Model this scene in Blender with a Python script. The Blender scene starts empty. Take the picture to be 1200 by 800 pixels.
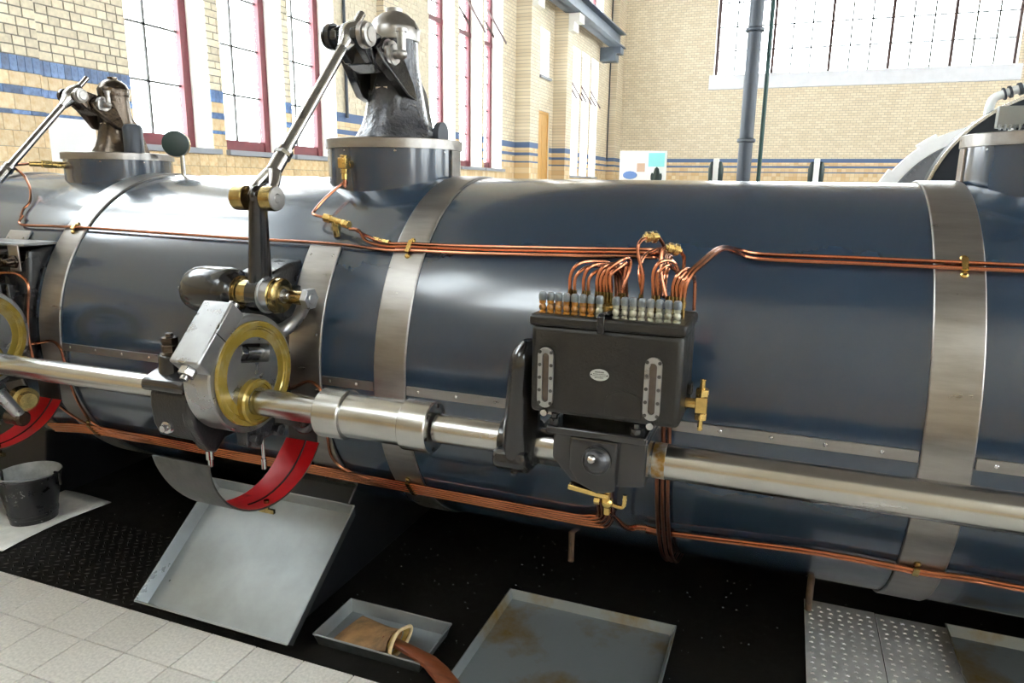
import bpy, math, random
from mathutils import Vector, Matrix
random.seed(7)
SC = bpy.context.scene
COL = SC.collection
R = math.radians

# ------------------------------------------------------------------ camera
cam_d = bpy.data.cameras.new('camera'); cam = bpy.data.objects.new('camera', cam_d); COL.objects.link(cam)
cam_d.sensor_width = 36; cam_d.lens = 25.017; cam_d.clip_start = .05; cam_d.clip_end = 200
YAW, PITCH, ROLL = R(20.847), R(12.378), R(.808)
F = Vector((-math.sin(YAW)*math.cos(PITCH), math.cos(YAW)*math.cos(PITCH), -math.sin(PITCH)))
RT = Vector((math.cos(YAW), math.sin(YAW), 0)); UP = RT.cross(F)
R2 = math.cos(ROLL)*RT + math.sin(ROLL)*UP; U2 = -math.sin(ROLL)*RT + math.cos(ROLL)*UP
M = Matrix((R2, U2, -F)).transposed().to_4x4(); M.translation = (0, 0, 1.6)
cam.matrix_world = M
SC.camera = cam

# ------------------------------------------------------------------ world: bright overcast sky
W = bpy.data.worlds.new('overcast_sky'); SC.world = W; W.use_nodes = True
bg = W.node_tree.nodes['Background']
bg.inputs[0].default_value = (.93, .97, 1.0, 1); bg.inputs[1].default_value = 8.0
SC.view_settings.view_transform = 'Standard'; SC.view_settings.look = 'None'
SC.view_settings.gamma = 1; SC.view_settings.use_curve_mapping = False
SC.view_settings.exposure = 1.3

# ------------------------------------------------------------------ materials
MATS = {}
def mat(name, col, rough=.5, metal=0, noise=0, nscale=8, bump=0, bscale=60, rvar=0, rand=0, col2=None, coat=0, stretch=None, lo=.35, hi=.65, spec=None):
    m = bpy.data.materials.new(name); m.use_nodes = True
    nt = m.node_tree; N = nt.nodes; L = nt.links; b = N['Principled BSDF']
    b.inputs['Base Color'].default_value = (*col, 1); b.inputs['Roughness'].default_value = rough; b.inputs['Metallic'].default_value = metal
    if coat: b.inputs['Coat Weight'].default_value = coat; b.inputs['Coat Roughness'].default_value = .12
    if spec is not None: b.inputs['Specular IOR Level'].default_value = spec
    tc = N.new('ShaderNodeTexCoord'); src = tc.outputs['Object']
    if stretch:
        mp = N.new('ShaderNodeMapping'); mp.inputs['Scale'].default_value = stretch; L.new(src, mp.inputs[0]); src = mp.outputs[0]
    out = None
    if noise or col2 or rvar:
        n = N.new('ShaderNodeTexNoise'); n.inputs['Scale'].default_value = nscale; n.inputs['Detail'].default_value = 6; n.inputs['Roughness'].default_value = .6
        L.new(src, n.inputs['Vector'])
        r = N.new('ShaderNodeMapRange'); r.inputs[1].default_value = lo; r.inputs[2].default_value = hi; L.new(n.outputs[0], r.inputs[0])
        mx = N.new('ShaderNodeMixRGB'); L.new(r.outputs[0], mx.inputs[0])
        c2 = col2 if col2 else tuple(min(1, c*(1+noise)) for c in col); c1 = col if col2 else tuple(c*(1-noise) for c in col)
        mx.inputs[1].default_value = (*c1, 1); mx.inputs[2].default_value = (*c2, 1); out = mx.outputs[0]
        if rvar:
            rr = N.new('ShaderNodeMapRange'); rr.inputs[1].default_value = .3; rr.inputs[2].default_value = .7
            rr.inputs[3].default_value = max(.03, rough-rvar); rr.inputs[4].default_value = rough+rvar
            L.new(n.outputs[0], rr.inputs[0]); L.new(rr.outputs[0], b.inputs['Roughness'])
    if rand:
        oi = N.new('ShaderNodeObjectInfo'); mr = N.new('ShaderNodeMapRange'); mr.inputs[3].default_value = 1-rand; mr.inputs[4].default_value = 1+rand
        L.new(oi.outputs['Random'], mr.inputs[0])
        hv = N.new('ShaderNodeHueSaturation'); L.new(mr.outputs[0], hv.inputs['Value'])
        if out: L.new(out, hv.inputs['Color'])
        else: hv.inputs['Color'].default_value = (*col, 1)
        out = hv.outputs[0]
    if out: L.new(out, b.inputs['Base Color'])
    if bump:
        n2 = N.new('ShaderNodeTexNoise'); n2.inputs['Scale'].default_value = bscale; n2.inputs['Detail'].default_value = 4; L.new(src, n2.inputs['Vector'])
        bp = N.new('ShaderNodeBump'); bp.inputs['Strength'].default_value = bump; bp.inputs['Distance'].default_value = .004
        L.new(n2.outputs[0], bp.inputs['Height']); L.new(bp.outputs[0], b.inputs['Normal'])
    MATS[name] = m; return m

mat('paint_blue', (.014, .031, .056), .27, 0, .08, 3, .008, 3, 0, coat=1)
mat('band_steel', (.31, .295, .28), .34, .95, .12, 5, .05, 40, .07, stretch=(1, 6, 6))
mat('shaft_steel', (.46, .455, .44), .24, 1, .08, 5, .015, 90, .04, stretch=(1, 3, 3))
mat('bright_steel', (.50, .50, .50), .2, 1, .06, 10, .03, 60, .05)
mat('machined_steel', (.36, .365, .37), .30, .9, .08, 12, .04, 120, .06)
mat('cast_black', (.009, .009, .010), .30, 0, .3, 9, .55, 90, .1, coat=.25)
mat('gloss_black', (.008, .008, .009), .22, 0, .2, 9, .25, 60, .05, coat=.5)
mat('olive_black', (.009, .0082, .007), .36, 0, .35, 30, .4, 160, .08)
mat('cast_steel', (.045, .047, .055), .24, .35, .3, 10, .9, 70, .06, coat=.3)
mat('bronze_cast', (.085, .066, .05), .22, .85, .35, 12, .4, 70, .06)
mat('copper', (.46, .185, .105), .22, 1, .12, 6)
mat('dull_copper', (.24, .10, .06), .4, 1, .2, 6)
mat('brass', (.62, .44, .16), .24, 1, .2, 30, .04, 80, .06)
mat('old_brass', (.34, .25, .10), .2, 1, .3, 25, .04, 80, .06)
mat('yellow_grease', (.33, .23, .035), .2, .4, 0, 14, .08, 40, .05, coat=.5, col2=(.42, .36, .20), lo=.5, hi=.75)
mat('red_paint', (.42, .004, .008), .38, 0, 0, 7, .05, 30, .06, col2=(.03, .004, .004), lo=.60, hi=.70, spec=.35)
mat('pan_grey', (.055, .055, .052), .36, .4, .25, 20, .1, 90, .08)
mat('galvanised', (.30, .325, .335), .33, .65, .12, 4, .5, 7, .07)
mat('galv_stained', (.24, .27, .28), .36, .5, 0, 3.2, .2, 10, .08, col2=(.20, .125, .02), lo=.50, hi=.66)
mat('galv_dark_edge', (.05, .055, .055), .45, .4, .4, 40, .1, 90, .1)
mat('perforated', (.62, .62, .63), .45, .3, .12, 12, .05, 60, .08)
mat('white_pad', (.72, .72, .69), .9, 0, .08, 20, .2, 60)
mat('oil_and_shade_black', (.005, .0045, .004), .5, 0, .5, 12, .3, 40, .1, col2=(.012, .011, .009), spec=.25)  # oily black floor and seams, also painted shade in the valve gear hollows
mat('foot_black', (.008, .0085, .01), .45, 0, .3, 6, .15, 40, .08)
mat('rust_edge', (.09, .055, .035), .6, 0, .3, 40, .2, 80)
mat('tile_floor', (.66, .64, .60), .5, 0, .13, 90, .05, 200, 0, rand=.06)
mat('grout', (.05, .046, .042), .9)
mat('brick_cream', (.74, .66, .51), .75, 0, .10, 30, .25, 60, 0, rand=.13)
mat('mortar', (.22, .205, .18), .9)
mat('tile_blue', (.085, .16, .34), .25, 0, .3, 30, .05, 30, 0, rand=.45)
mat('tile_buff', (.62, .42, .21), .28, 0, 0, 22, .05, 30, 0, rand=.12, col2=(.74, .60, .38))
mat('plaster', (.85, .83, .78), .8, 0, .03, 5)
mat('frame_red', (.13, .022, .03), .5, 0, .1, 20)
mat('lead', (.06, .058, .055), .7)
mat('dark_mullion', (.05, .025, .022), .6)
mat('sill_grey', (.30, .32, .36), .6)
mat('sill_white', (.70, .72, .78), .6, 0, .04, 4)
mat('beam_grey', (.11, .135, .17), .5, .2, .1, 6)
mat('column_grey', (.045, .055, .072), .4, .2, .06, 6)
mat('green_pipe', (.015, .06, .055), .45)
mat('door_wood', (.62, .36, .12), .45, 0, .18, 6, stretch=(6, 6, .6))
mat('casing_grey', (.105, .11, .12), .45, .1, .06, 6)
mat('casing_white', (.70, .71, .72), .4, .1, .04, 6)
mat('wheel_navy', (.008, .011, .016), .5, 0, .2, 6, spec=.2)
mat('ceiling_wood', (.09, .075, .06), .7, 0, .2, 3)
mat('dark_brown_wood', (.16, .05, .022), .33, 0, .3, 9, .1, 30, .05, stretch=(.8, 6, 6), coat=.2)
mat('leather_tan', (.40, .22, .09), .6, 0, 0, 14, .4, 60, .08, col2=(.18, .11, .055))
mat('leather_rim', (.62, .47, .27), .65, 0, .15, 40, .2, 80)
mat('leather_oil', (.26, .17, .03), .3, 0, .3, 20)
mat('white_paint', (.78, .80, .80), .5)
mat('turquoise', (.25, .66, .68), .6)
mat('poster_blue', (.12, .22, .48), .6)
mat('poster_tan', (.55, .38, .28), .6)
mat('dark_green', (.012, .03, .028), .4)
mat('glass_amber', (.30, .13, .02), .08, 0, .4, 60, coat=.5)
mat('glass_clear', (.34, .34, .27), .06, .3, .35, 60, coat=.6)
mat('dark_slot', (.055, .035, .022), .2, 0, .3, 30, coat=.6)
mat('nameplate', (.50, .53, .51), .4, .5, .06, 60)
mat('grey_cap', (.15, .17, .185), .35, .5, .15, 80)
mat('bucket_zinc', (.42, .44, .44), .45, .15, .25, 14, .1, 60)
mat('rust_stain', (.45, .44, .42), .35, .7, 0, 18, .1, 60, col2=(.28, .16, .04), lo=.42, hi=.58)
g = bpy.data.materials.new('window_glass'); g.use_nodes = True
nt = g.node_tree; nt.nodes.remove(nt.nodes['Principled BSDF'])
tr = nt.nodes.new('ShaderNodeBsdfTransparent'); gl = nt.nodes.new('ShaderNodeBsdfGlossy'); gl.inputs['Roughness'].default_value = .05
mx = nt.nodes.new('ShaderNodeMixShader'); mx.inputs[0].default_value = .06
tr.inputs[0].default_value = (.95, .97, .97, 1)
nt.links.new(tr.outputs[0], mx.inputs[1]); nt.links.new(gl.outputs[0], mx.inputs[2])
nt.links.new(mx.outputs[0], nt.nodes['Material Output'].inputs[0]); MATS['window_glass'] = g

def far_brick(name, ax):
    """cream brickwork with blue and buff glazed bands by height; ax = wall's horizontal axis"""
    m = bpy.data.materials.new(name); m.use_nodes = True; nt = m.node_tree; N = nt.nodes; L = nt.links; b = N['Principled BSDF']
    b.inputs['Roughness'].default_value = .7
    tc = N.new('ShaderNodeTexCoord'); sp = N.new('ShaderNodeSeparateXYZ'); L.new(tc.outputs['Object'], sp.inputs[0])
    cb = N.new('ShaderNodeCombineXYZ'); L.new(sp.outputs[ax], cb.inputs[0]); L.new(sp.outputs[2], cb.inputs[1])
    br = N.new('ShaderNodeTexBrick'); L.new(cb.outputs[0], br.inputs['Vector'])
    br.inputs['Scale'].default_value = 1; br.inputs['Mortar Size'].default_value = .006; br.inputs['Brick Width'].default_value = .17; br.inputs['Row Height'].default_value = .0745
    br.inputs['Color1'].default_value = (.78, .69, .53, 1); br.inputs['Color2'].default_value = (.68, .58, .42, 1); br.inputs['Mortar'].default_value = (.42, .37, .30, 1)
    tl = N.new('ShaderNodeTexBrick'); L.new(cb.outputs[0], tl.inputs['Vector']); tl.offset = .0
    tl.inputs['Scale'].default_value = 1; tl.inputs['Mortar Size'].default_value = .003; tl.inputs['Brick Width'].default_value = .13; tl.inputs['Row Height'].default_value = .125
    tl.inputs['Color1'].default_value = (.62, .42, .21, 1); tl.inputs['Color2'].default_value = (.76, .62, .40, 1); tl.inputs['Mortar'].default_value = (.45, .36, .26, 1)
    def ge(v):
        q = N.new('ShaderNodeMath'); q.operation = 'GREATER_THAN'; q.inputs[1].default_value = v; L.new(sp.outputs[2], q.inputs[0]); return q.outputs[0]
    mix = N.new('ShaderNodeMixRGB'); L.new(ge(2.565), mix.inputs[0]); L.new(tl.outputs[0], mix.inputs[1]); L.new(br.outputs[0], mix.inputs[2])
    last = mix.outputs[0]
    for lo, hi in ((2.44, 2.565), (2.27, 2.335), (2.11, 2.145)):
        s = N.new('ShaderNodeMath'); s.operation = 'SUBTRACT'; L.new(ge(lo), s.inputs[0]); L.new(ge(hi), s.inputs[1])
        mm = N.new('ShaderNodeMixRGB'); L.new(s.outputs[0], mm.inputs[0]); L.new(last, mm.inputs[1]); mm.inputs[2].default_value = (.10, .16, .30, 1); last = mm.outputs[0]
    L.new(last, b.inputs['Base Color'])
    bp = N.new('ShaderNodeBump'); bp.inputs['Strength'].default_value = .5; bp.inputs['Distance'].default_value = .006; bp.invert = True
    L.new(br.outputs['Fac'], bp.inputs['Height']); L.new(bp.outputs[0], b.inputs['Normal'])
    MATS[name] = m
far_brick('brick_wall_y', 1); far_brick('brick_wall_x', 0)

# ------------------------------------------------------------------ mesh builder
def V3(*a): return Vector(a)
AX = {'x': Vector((1, 0, 0)), 'y': Vector((0, 1, 0)), 'z': Vector((0, 0, 1))}
def frame(d):
    d = d.normalized(); a = Vector((0, 0, 1)) if abs(d.z) < .9 else Vector((1, 0, 0))
    u = a.cross(d).normalized(); return u, d.cross(u)
class MB:
    def __init__(s): s.v = []; s.f = []; s.mi = []; s.cur = 0
    def add(s, vs, fs):
        o = len(s.v); s.v += [tuple(v) for v in vs]; s.f += [tuple(i+o for i in f) for f in fs]; s.mi += [s.cur]*len(fs); return s
    def box(s, x0, x1, y0, y1, z0, z1):
        vs = [(x, y, z) for z in (z0, z1) for y in (y0, y1) for x in (x0, x1)]
        return s.add(vs, [(0, 2, 3, 1), (4, 5, 7, 6), (0, 1, 5, 4), (2, 6, 7, 3), (0, 4, 6, 2), (1, 3, 7, 5)])
    def obox(s, c, ex, ey, ez):
        """oriented box: centre, three half-extent vectors"""
        c, ex, ey, ez = map(Vector, (c, ex, ey, ez))
        vs = [c+i*ex+j*ey+k*ez for k in (-1, 1) for j in (-1, 1) for i in (-1, 1)]
        return s.add(vs, [(0, 2, 3, 1), (4, 5, 7, 6), (0, 1, 5, 4), (2, 6, 7, 3), (0, 4, 6, 2), (1, 3, 7, 5)])
    def lathe(s, o, d, prof, n=24, cap=True, a0=0):
        """profile [(t along d, radius)]"""
        o = Vector(o); d = Vector(d).normalized(); u, w = frame(d); vs = []; fs = []
        for t, r in prof:
            for i in range(n):
                a = 2*math.pi*i/n+a0; vs.append(o+d*t+(u*math.cos(a)+w*math.sin(a))*r)
        for k in range(len(prof)-1):
            for i in range(n):
                j = (i+1) % n; fs.append((k*n+i, k*n+j, (k+1)*n+j, (k+1)*n+i))
        if cap: fs.append(tuple(range(n-1, -1, -1))); fs.append(tuple((len(prof)-1)*n+i for i in range(n)))
        return s.add(vs, fs)
    def cyl(s, p0, p1, r0, r1=None, n=20):
        p0, p1 = Vector(p0), Vector(p1); d = p1-p0
        return s.lathe(p0, d, [(0, r0), (d.length, r0 if r1 is None else r1)], n)
    def ccyl(s, p0, p1, r, c=.003, n=20):
        p0, p1 = Vector(p0), Vector(p1); d = p1-p0; l = d.length
        return s.lathe(p0, d, [(0, r-c), (c, r), (l-c, r), (l, r-c)], n)
    def nut(s, p0, p1, r): return s.cyl(p0, p1, r, n=6)
    def ball(s, c, r, n=12, sq=(1, 1, 1)):
        vs = []; fs = []; m = n//2
        for k in range(m+1):
            p = math.pi*k/m
            for i in range(n):
                a = 2*math.pi*i/n; vs.append((c[0]+r*sq[0]*math.sin(p)*math.cos(a), c[1]+r*sq[1]*math.sin(p)*math.sin(a), c[2]+r*sq[2]*math.cos(p)))
        for k in range(m):
            for i in range(n):
                j = (i+1) % n; fs.append((k*n+i, (k+1)*n+i, (k+1)*n+j, k*n+j))
        return s.add(vs, fs)
    def tube(s, pts, r, n=8, smooth=4):
        P = [Vector(p) for p in pts]
        if smooth and len(P) > 2:
            Q = []
            E = [P[0]*2-P[1]]+P+[P[-1]*2-P[-2]]
            for i in range(1, len(E)-2):
                for k in range(smooth):
                    t = k/smooth; a, b, c, d = E[i-1:i+3]
                    Q.append(.5*((2*b)+(c-a)*t+(2*a-5*b+4*c-d)*t*t+(3*b-a-3*c+d)*t**3))
            P = Q+[P[-1]]
        rs = r if isinstance(r, (list, tuple)) else None
        vs = []; fs = []; u = None
        for i, p in enumerate(P):
            d = (P[min(i+1, len(P)-1)]-P[max(i-1, 0)]).normalized()
            if u is None: u, w = frame(d)
            else:
                u = (u-d*u.dot(d)).normalized(); w = d.cross(u)
            if rs:
                q = i/(len(P)-1)*(len(rs)-1); k = min(int(q), len(rs)-2); rr = rs[k]+(rs[k+1]-rs[k])*(q-k)
            else: rr = r
            for k in range(n):
                a = 2*math.pi*k/n; vs.append(p+(u*math.cos(a)+w*math.sin(a))*rr)
        for i in range(len(P)-1):
            for k in range(n):
                j = (k+1) % n; fs.append((i*n+k, i*n+j, (i+1)*n+j, (i+1)*n+k))
        fs.append(tuple(range(n-1, -1, -1))); fs.append(tuple((len(P)-1)*n+k for k in range(n)))
        return s.add(vs, fs)
    def prism(s, poly, o, eu, ev, ew):
        """polygon [(u,v)] in plane o+u*eu+v*ev, extruded by vector ew"""
        o, eu, ev, ew = map(Vector, (o, eu, ev, ew)); n = len(poly)
        a = [o+eu*u+ev*v for u, v in poly]; vs = a+[p+ew for p in a]
        fs = [tuple(range(n-1, -1, -1)), tuple(range(n, 2*n))]+[(i, (i+1) % n, n+(i+1) % n, n+i) for i in range(n)]
        return s.add(vs, fs)
    def yz(s, poly, x0, x1):
        """polygon of (y,z) extruded from x0 to x1"""
        return s.prism(poly, (x0, 0, 0), (0, 1, 0), (0, 0, 1), (x1-x0, 0, 0))
    def grid(s, rows, close=False):
        n = len(rows[0]); vs = [p for r in rows for p in r]
        return s.add(vs, [(k*n+i, k*n+i+1, (k+1)*n+i+1, (k+1)*n+i) for k in range(len(rows)-1) for i in range(n-1)])
    def shell(s, rows, off):
        """grid thickened by offset rows of same shape"""
        n = len(rows[0]); m = len(rows); s.grid(rows); s.grid([list(reversed(r)) for r in off])
        bd = [(0, i) for i in range(n)]+[(k, n-1) for k in range(1, m)]+[(m-1, i) for i in range(n-2, -1, -1)]+[(k, 0) for k in range(m-2, 0, -1)]
        a = [rows[k][i] for k, i in bd]; b = [off[k][i] for k, i in bd]; L = len(bd)
        return s.add(a+b, [(i, L+i, L+(i+1) % L, (i+1) % L) for i in range(L)])
    def build(s, name, m, parent=None, bevel=0, smooth=True, label=None, seg=2):
        me = bpy.data.meshes.new(name)
        off = parent_loc(parent)
        me.from_pydata([(v[0]-off[0], v[1]-off[1], v[2]-off[2]) for v in s.v], [], s.f)
        for k in (m if isinstance(m, (list, tuple)) else [m]): me.materials.append(MATS[k])
        if len(set(s.mi)) > 1: me.polygons.foreach_set('material_index', s.mi)
        o = bpy.data.objects.new(name, me); COL.objects.link(o)
        if parent: o.parent = parent
        import bmesh
        bm = bmesh.new(); bm.from_mesh(me); bmesh.ops.recalc_face_normals(bm, faces=bm.faces); bm.to_mesh(me); bm.free()
        if smooth:
            me.polygons.foreach_set('use_smooth', [True]*len(me.polygons)); me.set_sharp_from_angle(angle=R(38))
        if bevel:
            b = o.modifiers.new('bevel', 'BEVEL'); b.width = bevel; b.segments = seg; b.limit_method = 'ANGLE'; b.angle_limit = R(40); b.harden_normals = False
        if label: o['label'] = label
        return o
def parent_loc(p):
    l = Vector((0, 0, 0))
    while p: l = l+p.location; p = p.parent
    return l
def tag(o, label=None, cat=None, group=None, kind=None):
    if label: o['label'] = label
    if cat: o['category'] = cat
    if group: o['group'] = group
    if kind: o['kind'] = kind
    return o
def thing(name, loc, label, cat, group=None):
    o = bpy.data.objects.new(name, None); COL.objects.link(o); o.location = loc; o.empty_display_size = .05
    return tag(o, label, cat, group)
def struct(o): o['kind'] = 'structure'; return o
def dup(root, delta, label=None, drop=()):
    r = root.copy(); COL.objects.link(r); r.location = root.location+Vector(delta)
    if label: r['label'] = label
    for ch in list(root.children):
        if ch.name.split('.')[0] in drop: continue
        c = ch.copy(); COL.objects.link(c); c.parent = r
        for g2 in list(ch.children):
            d = g2.copy(); COL.objects.link(d); d.parent = c
    return r

# ================================================================== SETTING
# ---- room: x -6..11, y -9..25.5, z 0..10
def wall_with_openings(name, mats, fn, u0, u1, z0, z1, ops, brk=(), special=None, depth=.4):
    """fn(u,d,z)->xyz, d = depth behind the face. ops: (u0,u1,z0,z1)"""
    us = sorted(set([u0, u1]+[o for p in ops for o in p[:2]]+list(brk))); zs = sorted(set([z0, z1]+[o for p in ops for o in p[2:]]+([special[2], special[3]] if special else [])))
    mb = MB()
    def op(a, b):
        if not (u0 < a < u1 and z0 < b < z1): return False
        return any(p[0] < a < p[1] and p[2] < b < p[3] for p in ops)
    for i in range(len(us)-1):
        for k in range(len(zs)-1):
            a, b, c, d = us[i], us[i+1], zs[k], zs[k+1]; mu, mz = (a+b)/2, (c+d)/2
            if op(mu, mz): continue
            mb.cur = 2 if special and special[0] < mu < special[1] and special[2] < mz < special[3] else 0
            mb.add([fn(a, 0, c), fn(b, 0, c), fn(b, 0, d), fn(a, 0, d)], [(0, 1, 2, 3)])
            mb.add([fn(a, depth, c), fn(b, depth, c), fn(b, depth, d), fn(a, depth, d)], [(0, 1, 2, 3)])
            mb.cur = 1
            for (uu, zz, q) in ((a-1e-4, mz, ((a, c), (a, d))), (b+1e-4, mz, ((b, c), (b, d))), (mu, c-1e-4, ((a, c), (b, c))), (mu, d+1e-4, ((a, d), (b, d)))):
                if op(uu, zz) or not (u0 < uu < u1 and z0 < zz < z1):
                    (p, r), (s_, t) = q; mb.add([fn(p, 0, r), fn(s_, 0, t), fn(s_, depth, t), fn(p, depth, r)], [(0, 1, 2, 3)])
    return struct(mb.build(name, mats, smooth=False))

LX = -6.0
ops_left = []
for k in (-1, 0, 1):
    s = 6.18*k
    zt = 6.0
    if k < 0: continue
    ops_left += [(5.39+s, 6.41+s, 1.95, zt), (6.61+s, 7.67+s, 1.95, zt), (7.80+s, 8.77+s, 1.95, zt)]
up_ops = [(1.1, 2.65, 3.75, 7.6), (2.85, 4.4, 3.75, 7.6), (-5.7, -3.2, 7.6, 11.4)]
far_ops = [(20.1, 20.95, 1.9, 5.4), (21.15, 22.0, 1.9, 5.4), (22.2, 23.05, 1.9, 5.4)]
door_op = (17.2, 18.25, 0, 3.43); small_op = (17.35, 18.1, 4.25, 5.35)
cler = [(17.5, 19.0, 6.6, 8.6), (19.6, 21.2, 6.6, 8.6), (21.8, 23.4, 6.6, 8.6)]
wall_left = wall_with_openings('wall_left', ['brick_wall_y', 'plaster', 'mortar'], lambda u, d, z: (LX-d, u, z), -6, 25.5, -.02, 12,
    ops_left+up_ops+far_ops+[door_op, small_op]+cler, brk=(3.2, 4.45), special=(3.2, 8.95, 1.2, 3.9))
# near pilaster, proud of the wall, and far pilasters
def pilaster(y0, y1, d, wall, name='pilaster', m='brick_wall_y', top=12):
    return MB().box(LX-.01, LX+d, y0, y1, 0, top).build(name, m, wall, smooth=False)
pilaster(2.75, 4.45, .062, wall_left, m=['mortar'], top=3.62)
pilaster(15.75, 16.35, .36, wall_left); pilaster(18.5, 19.0, .36, wall_left); pilaster(9.9, 10.35, .12, wall_left)
pilaster(24.6, 25.5, .25, wall_left)

ops_end = [(-2.73, 5.75, 5.22, 9.0)]
wall_back = wall_with_openings('wall_back', ['brick_wall_x', 'plaster'], lambda u, d, z: (u, 25.5+d, z), -6, 11, -.02, 12, ops_end)
ops_right = [(a, b, 1.95, 7.5) for s in (-12.36, -6.18, 0, 6.18, 12.36) for a, b in ((5.39+s, 6.41+s), (6.61+s, 7.67+s), (7.8+s, 8.77+s)) if b < 25 and a > -5.8]
wall_right = wall_with_openings('wall_right', ['brick_wall_y', 'plaster'], lambda u, d, z: (11+d, u, z), -6, 25.5, -.02, 12, ops_right)
ops_front = [(-5.6, -3.4, 7.6, 11.4), (5.0, 8.0, 6.0, 9.2)]
wall_front = wall_with_openings('wall_front', ['brick_wall_x', 'plaster'], lambda u, d, z: (u, -6-d, z), -6, 11, -.02, 12, ops_front)
struct(MB().box(-6.4, 11.4, -6.4, 25.9, 12, 12.2).build('ceiling', 'ceiling_wood', smooth=False))

# ---- floor: slab, tiles near the viewer, black plate under the engine
floor = struct(MB().box(-6.4, 11.4, -6.4, 25.9, -.25, -.012).build('floor', 'grout', smooth=False))
far_floor = MB().box(-6, 11, 3.35, 25.5, -.012, -.001).build('tiled_area', 'tile_floor', floor, smooth=False)
MB().box(-6, 11, -6, .56, -.012, -.001).build('tiled_area', 'tile_floor', floor, smooth=False)
tme = None
for j in range(6):
    for i in range(25):
        x0 = -3.816+.2*i; y0 = 1.76-.2*(j+1)
        if tme is None:
            t = MB().box(x0+.002, x0+.198, y0+.002, y0+.198, -.012, 0).build('tile', 'tile_floor', None, bevel=.0015, smooth=False, seg=1)
            me = t.data
            for v in me.vertices: v.co -= Vector((x0, y0, 0))
            t.location = (x0, y0, 0); t.parent = floor; tme = t
        else:
            t = tme.copy(); COL.objects.link(t); t.location = (x0, y0, random.uniform(-.0008, .0004))
plate = MB().box(-6, 2.4, 1.762, 3.35, -.012, -.002).build('black_plate', 'oil_and_shade_black', floor, smooth=False)
mb = MB()
for j in range(20):
    for i in range(52):
        x = -3.9+i*.045+(j % 2)*.0225; y = 1.785+j*.024
        a = R(35) if (i+j) % 2 else R(-35); c, s_ = math.cos(a)*.012, math.sin(a)*.012
        mb.add([(x-c, y-s_, -.002), (x+s_*.35, y-c*.35, -.002), (x+c, y+s_, -.002), (x-s_*.35, y+c*.35, -.002), (x-c*.5, y-s_*.5, .0002), (x+c*.5, y+s_*.5, .0002)],
               [(0, 1, 5, 4), (1, 2, 5), (2, 3, 4, 5), (3, 0, 4)])
tag(mb.build('raised_tread', 'oil_and_shade_black', plate), kind='stuff')

# ---- bricks and glazed tiles on the near part of the left wall, one by one
BM = {}
def piece(kind, m, y, z, w, h, X, d):
    key = (kind, round(w, 3), round(h, 3))
    if key not in BM:
        o = MB().box(0, d, 0, w, 0, h).build(kind, m, None, smooth=False); BM[key] = o
        o.parent = wall_left
    else:
        o = BM[key].copy(); COL.objects.link(o)
    o.location = (X, y, z); return o
def course(kind, m, y0, y1, z, h, widths, X, d, gap, start=0, jit=.0015):
    y = y0-start; k = 0
    while y < y1-.004:
        w = widths[k % len(widths)]; k += 1
        a, b = max(y, y0), min(y+w-gap, y1)
        if b-a > .012: piece(kind, m, round(a, 3), z, round(b-a, 3), h, X+random.uniform(-jit, jit), d)
        y += w
def clad(y0, y1, X, zmax, d=.010, bricks=True):
    z = 2.578; k = 0
    while bricks and z < zmax:
        course('brick', 'brick_cream', y0, y1, z, .064, (.212, .106) if k % 2 else (.212, .106, .106), X, d, .011, (.05, .16, .0, .11)[k % 4])
        z += .0745; k += 1
    course('tile', 'tile_blue', y0, y1, 2.447, .122, (.064,), X, d, .003)
    course('tile', 'tile_buff', y0, y1, 2.338, .104, (.132,), X, d, .003, .04)
    course('tile', 'tile_blue', y0, y1, 2.272, .062, (.16,), X, d, .003, .08)
    course('tile', 'tile_buff', y0, y1, 2.148, .12, (.132,), X, d, .003, .02)
    course('tile', 'tile_blue', y0, y1, 2.112, .032, (.16,), X, d, .003, .03)
    for q in range(2 if y0 > 5 else 5): course('tile', 'tile_buff', y0, y1, 1.984-.128*q, .124, (.132,), X, d, .003, .066*q)
clad(3.55, 4.45, LX+.062, 3.35); clad(4.455, 5.385, LX, 3.4)
for zz in (1.760, 1.632, 1.504): course('tile', 'tile_buff', 5.39, 8.80, zz, .124, (.132,), LX, .010, .003, zz-1.5)
clad(6.415, 6.605, LX, 3.75); clad(7.675, 7.795, LX, 3.85)
# pier beyond the third window: bricks too small to pick apart singly, joined
mb = MB(); z = 2.578; k = 0
while z < 4.6:
    y = 8.775-(.05, .16, 0, .11)[k % 4]; q = 0
    while y < 11.55:
        w = (.212, .106)[q % 2]; q += 1; a, b = max(y, 8.775), min(y+w-.008, 11.56)
        if b-a > .02 and not (9.85 < (a+b)/2 < 10.4): mb.box(LX, LX+.008+random.uniform(-.001, .001), a, b, z, z+.0665)
        y += w
    z += .0745; k += 1
tag(mb.build('brickwork', 'brick_cream', wall_left, smooth=False), kind='stuff')

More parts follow.
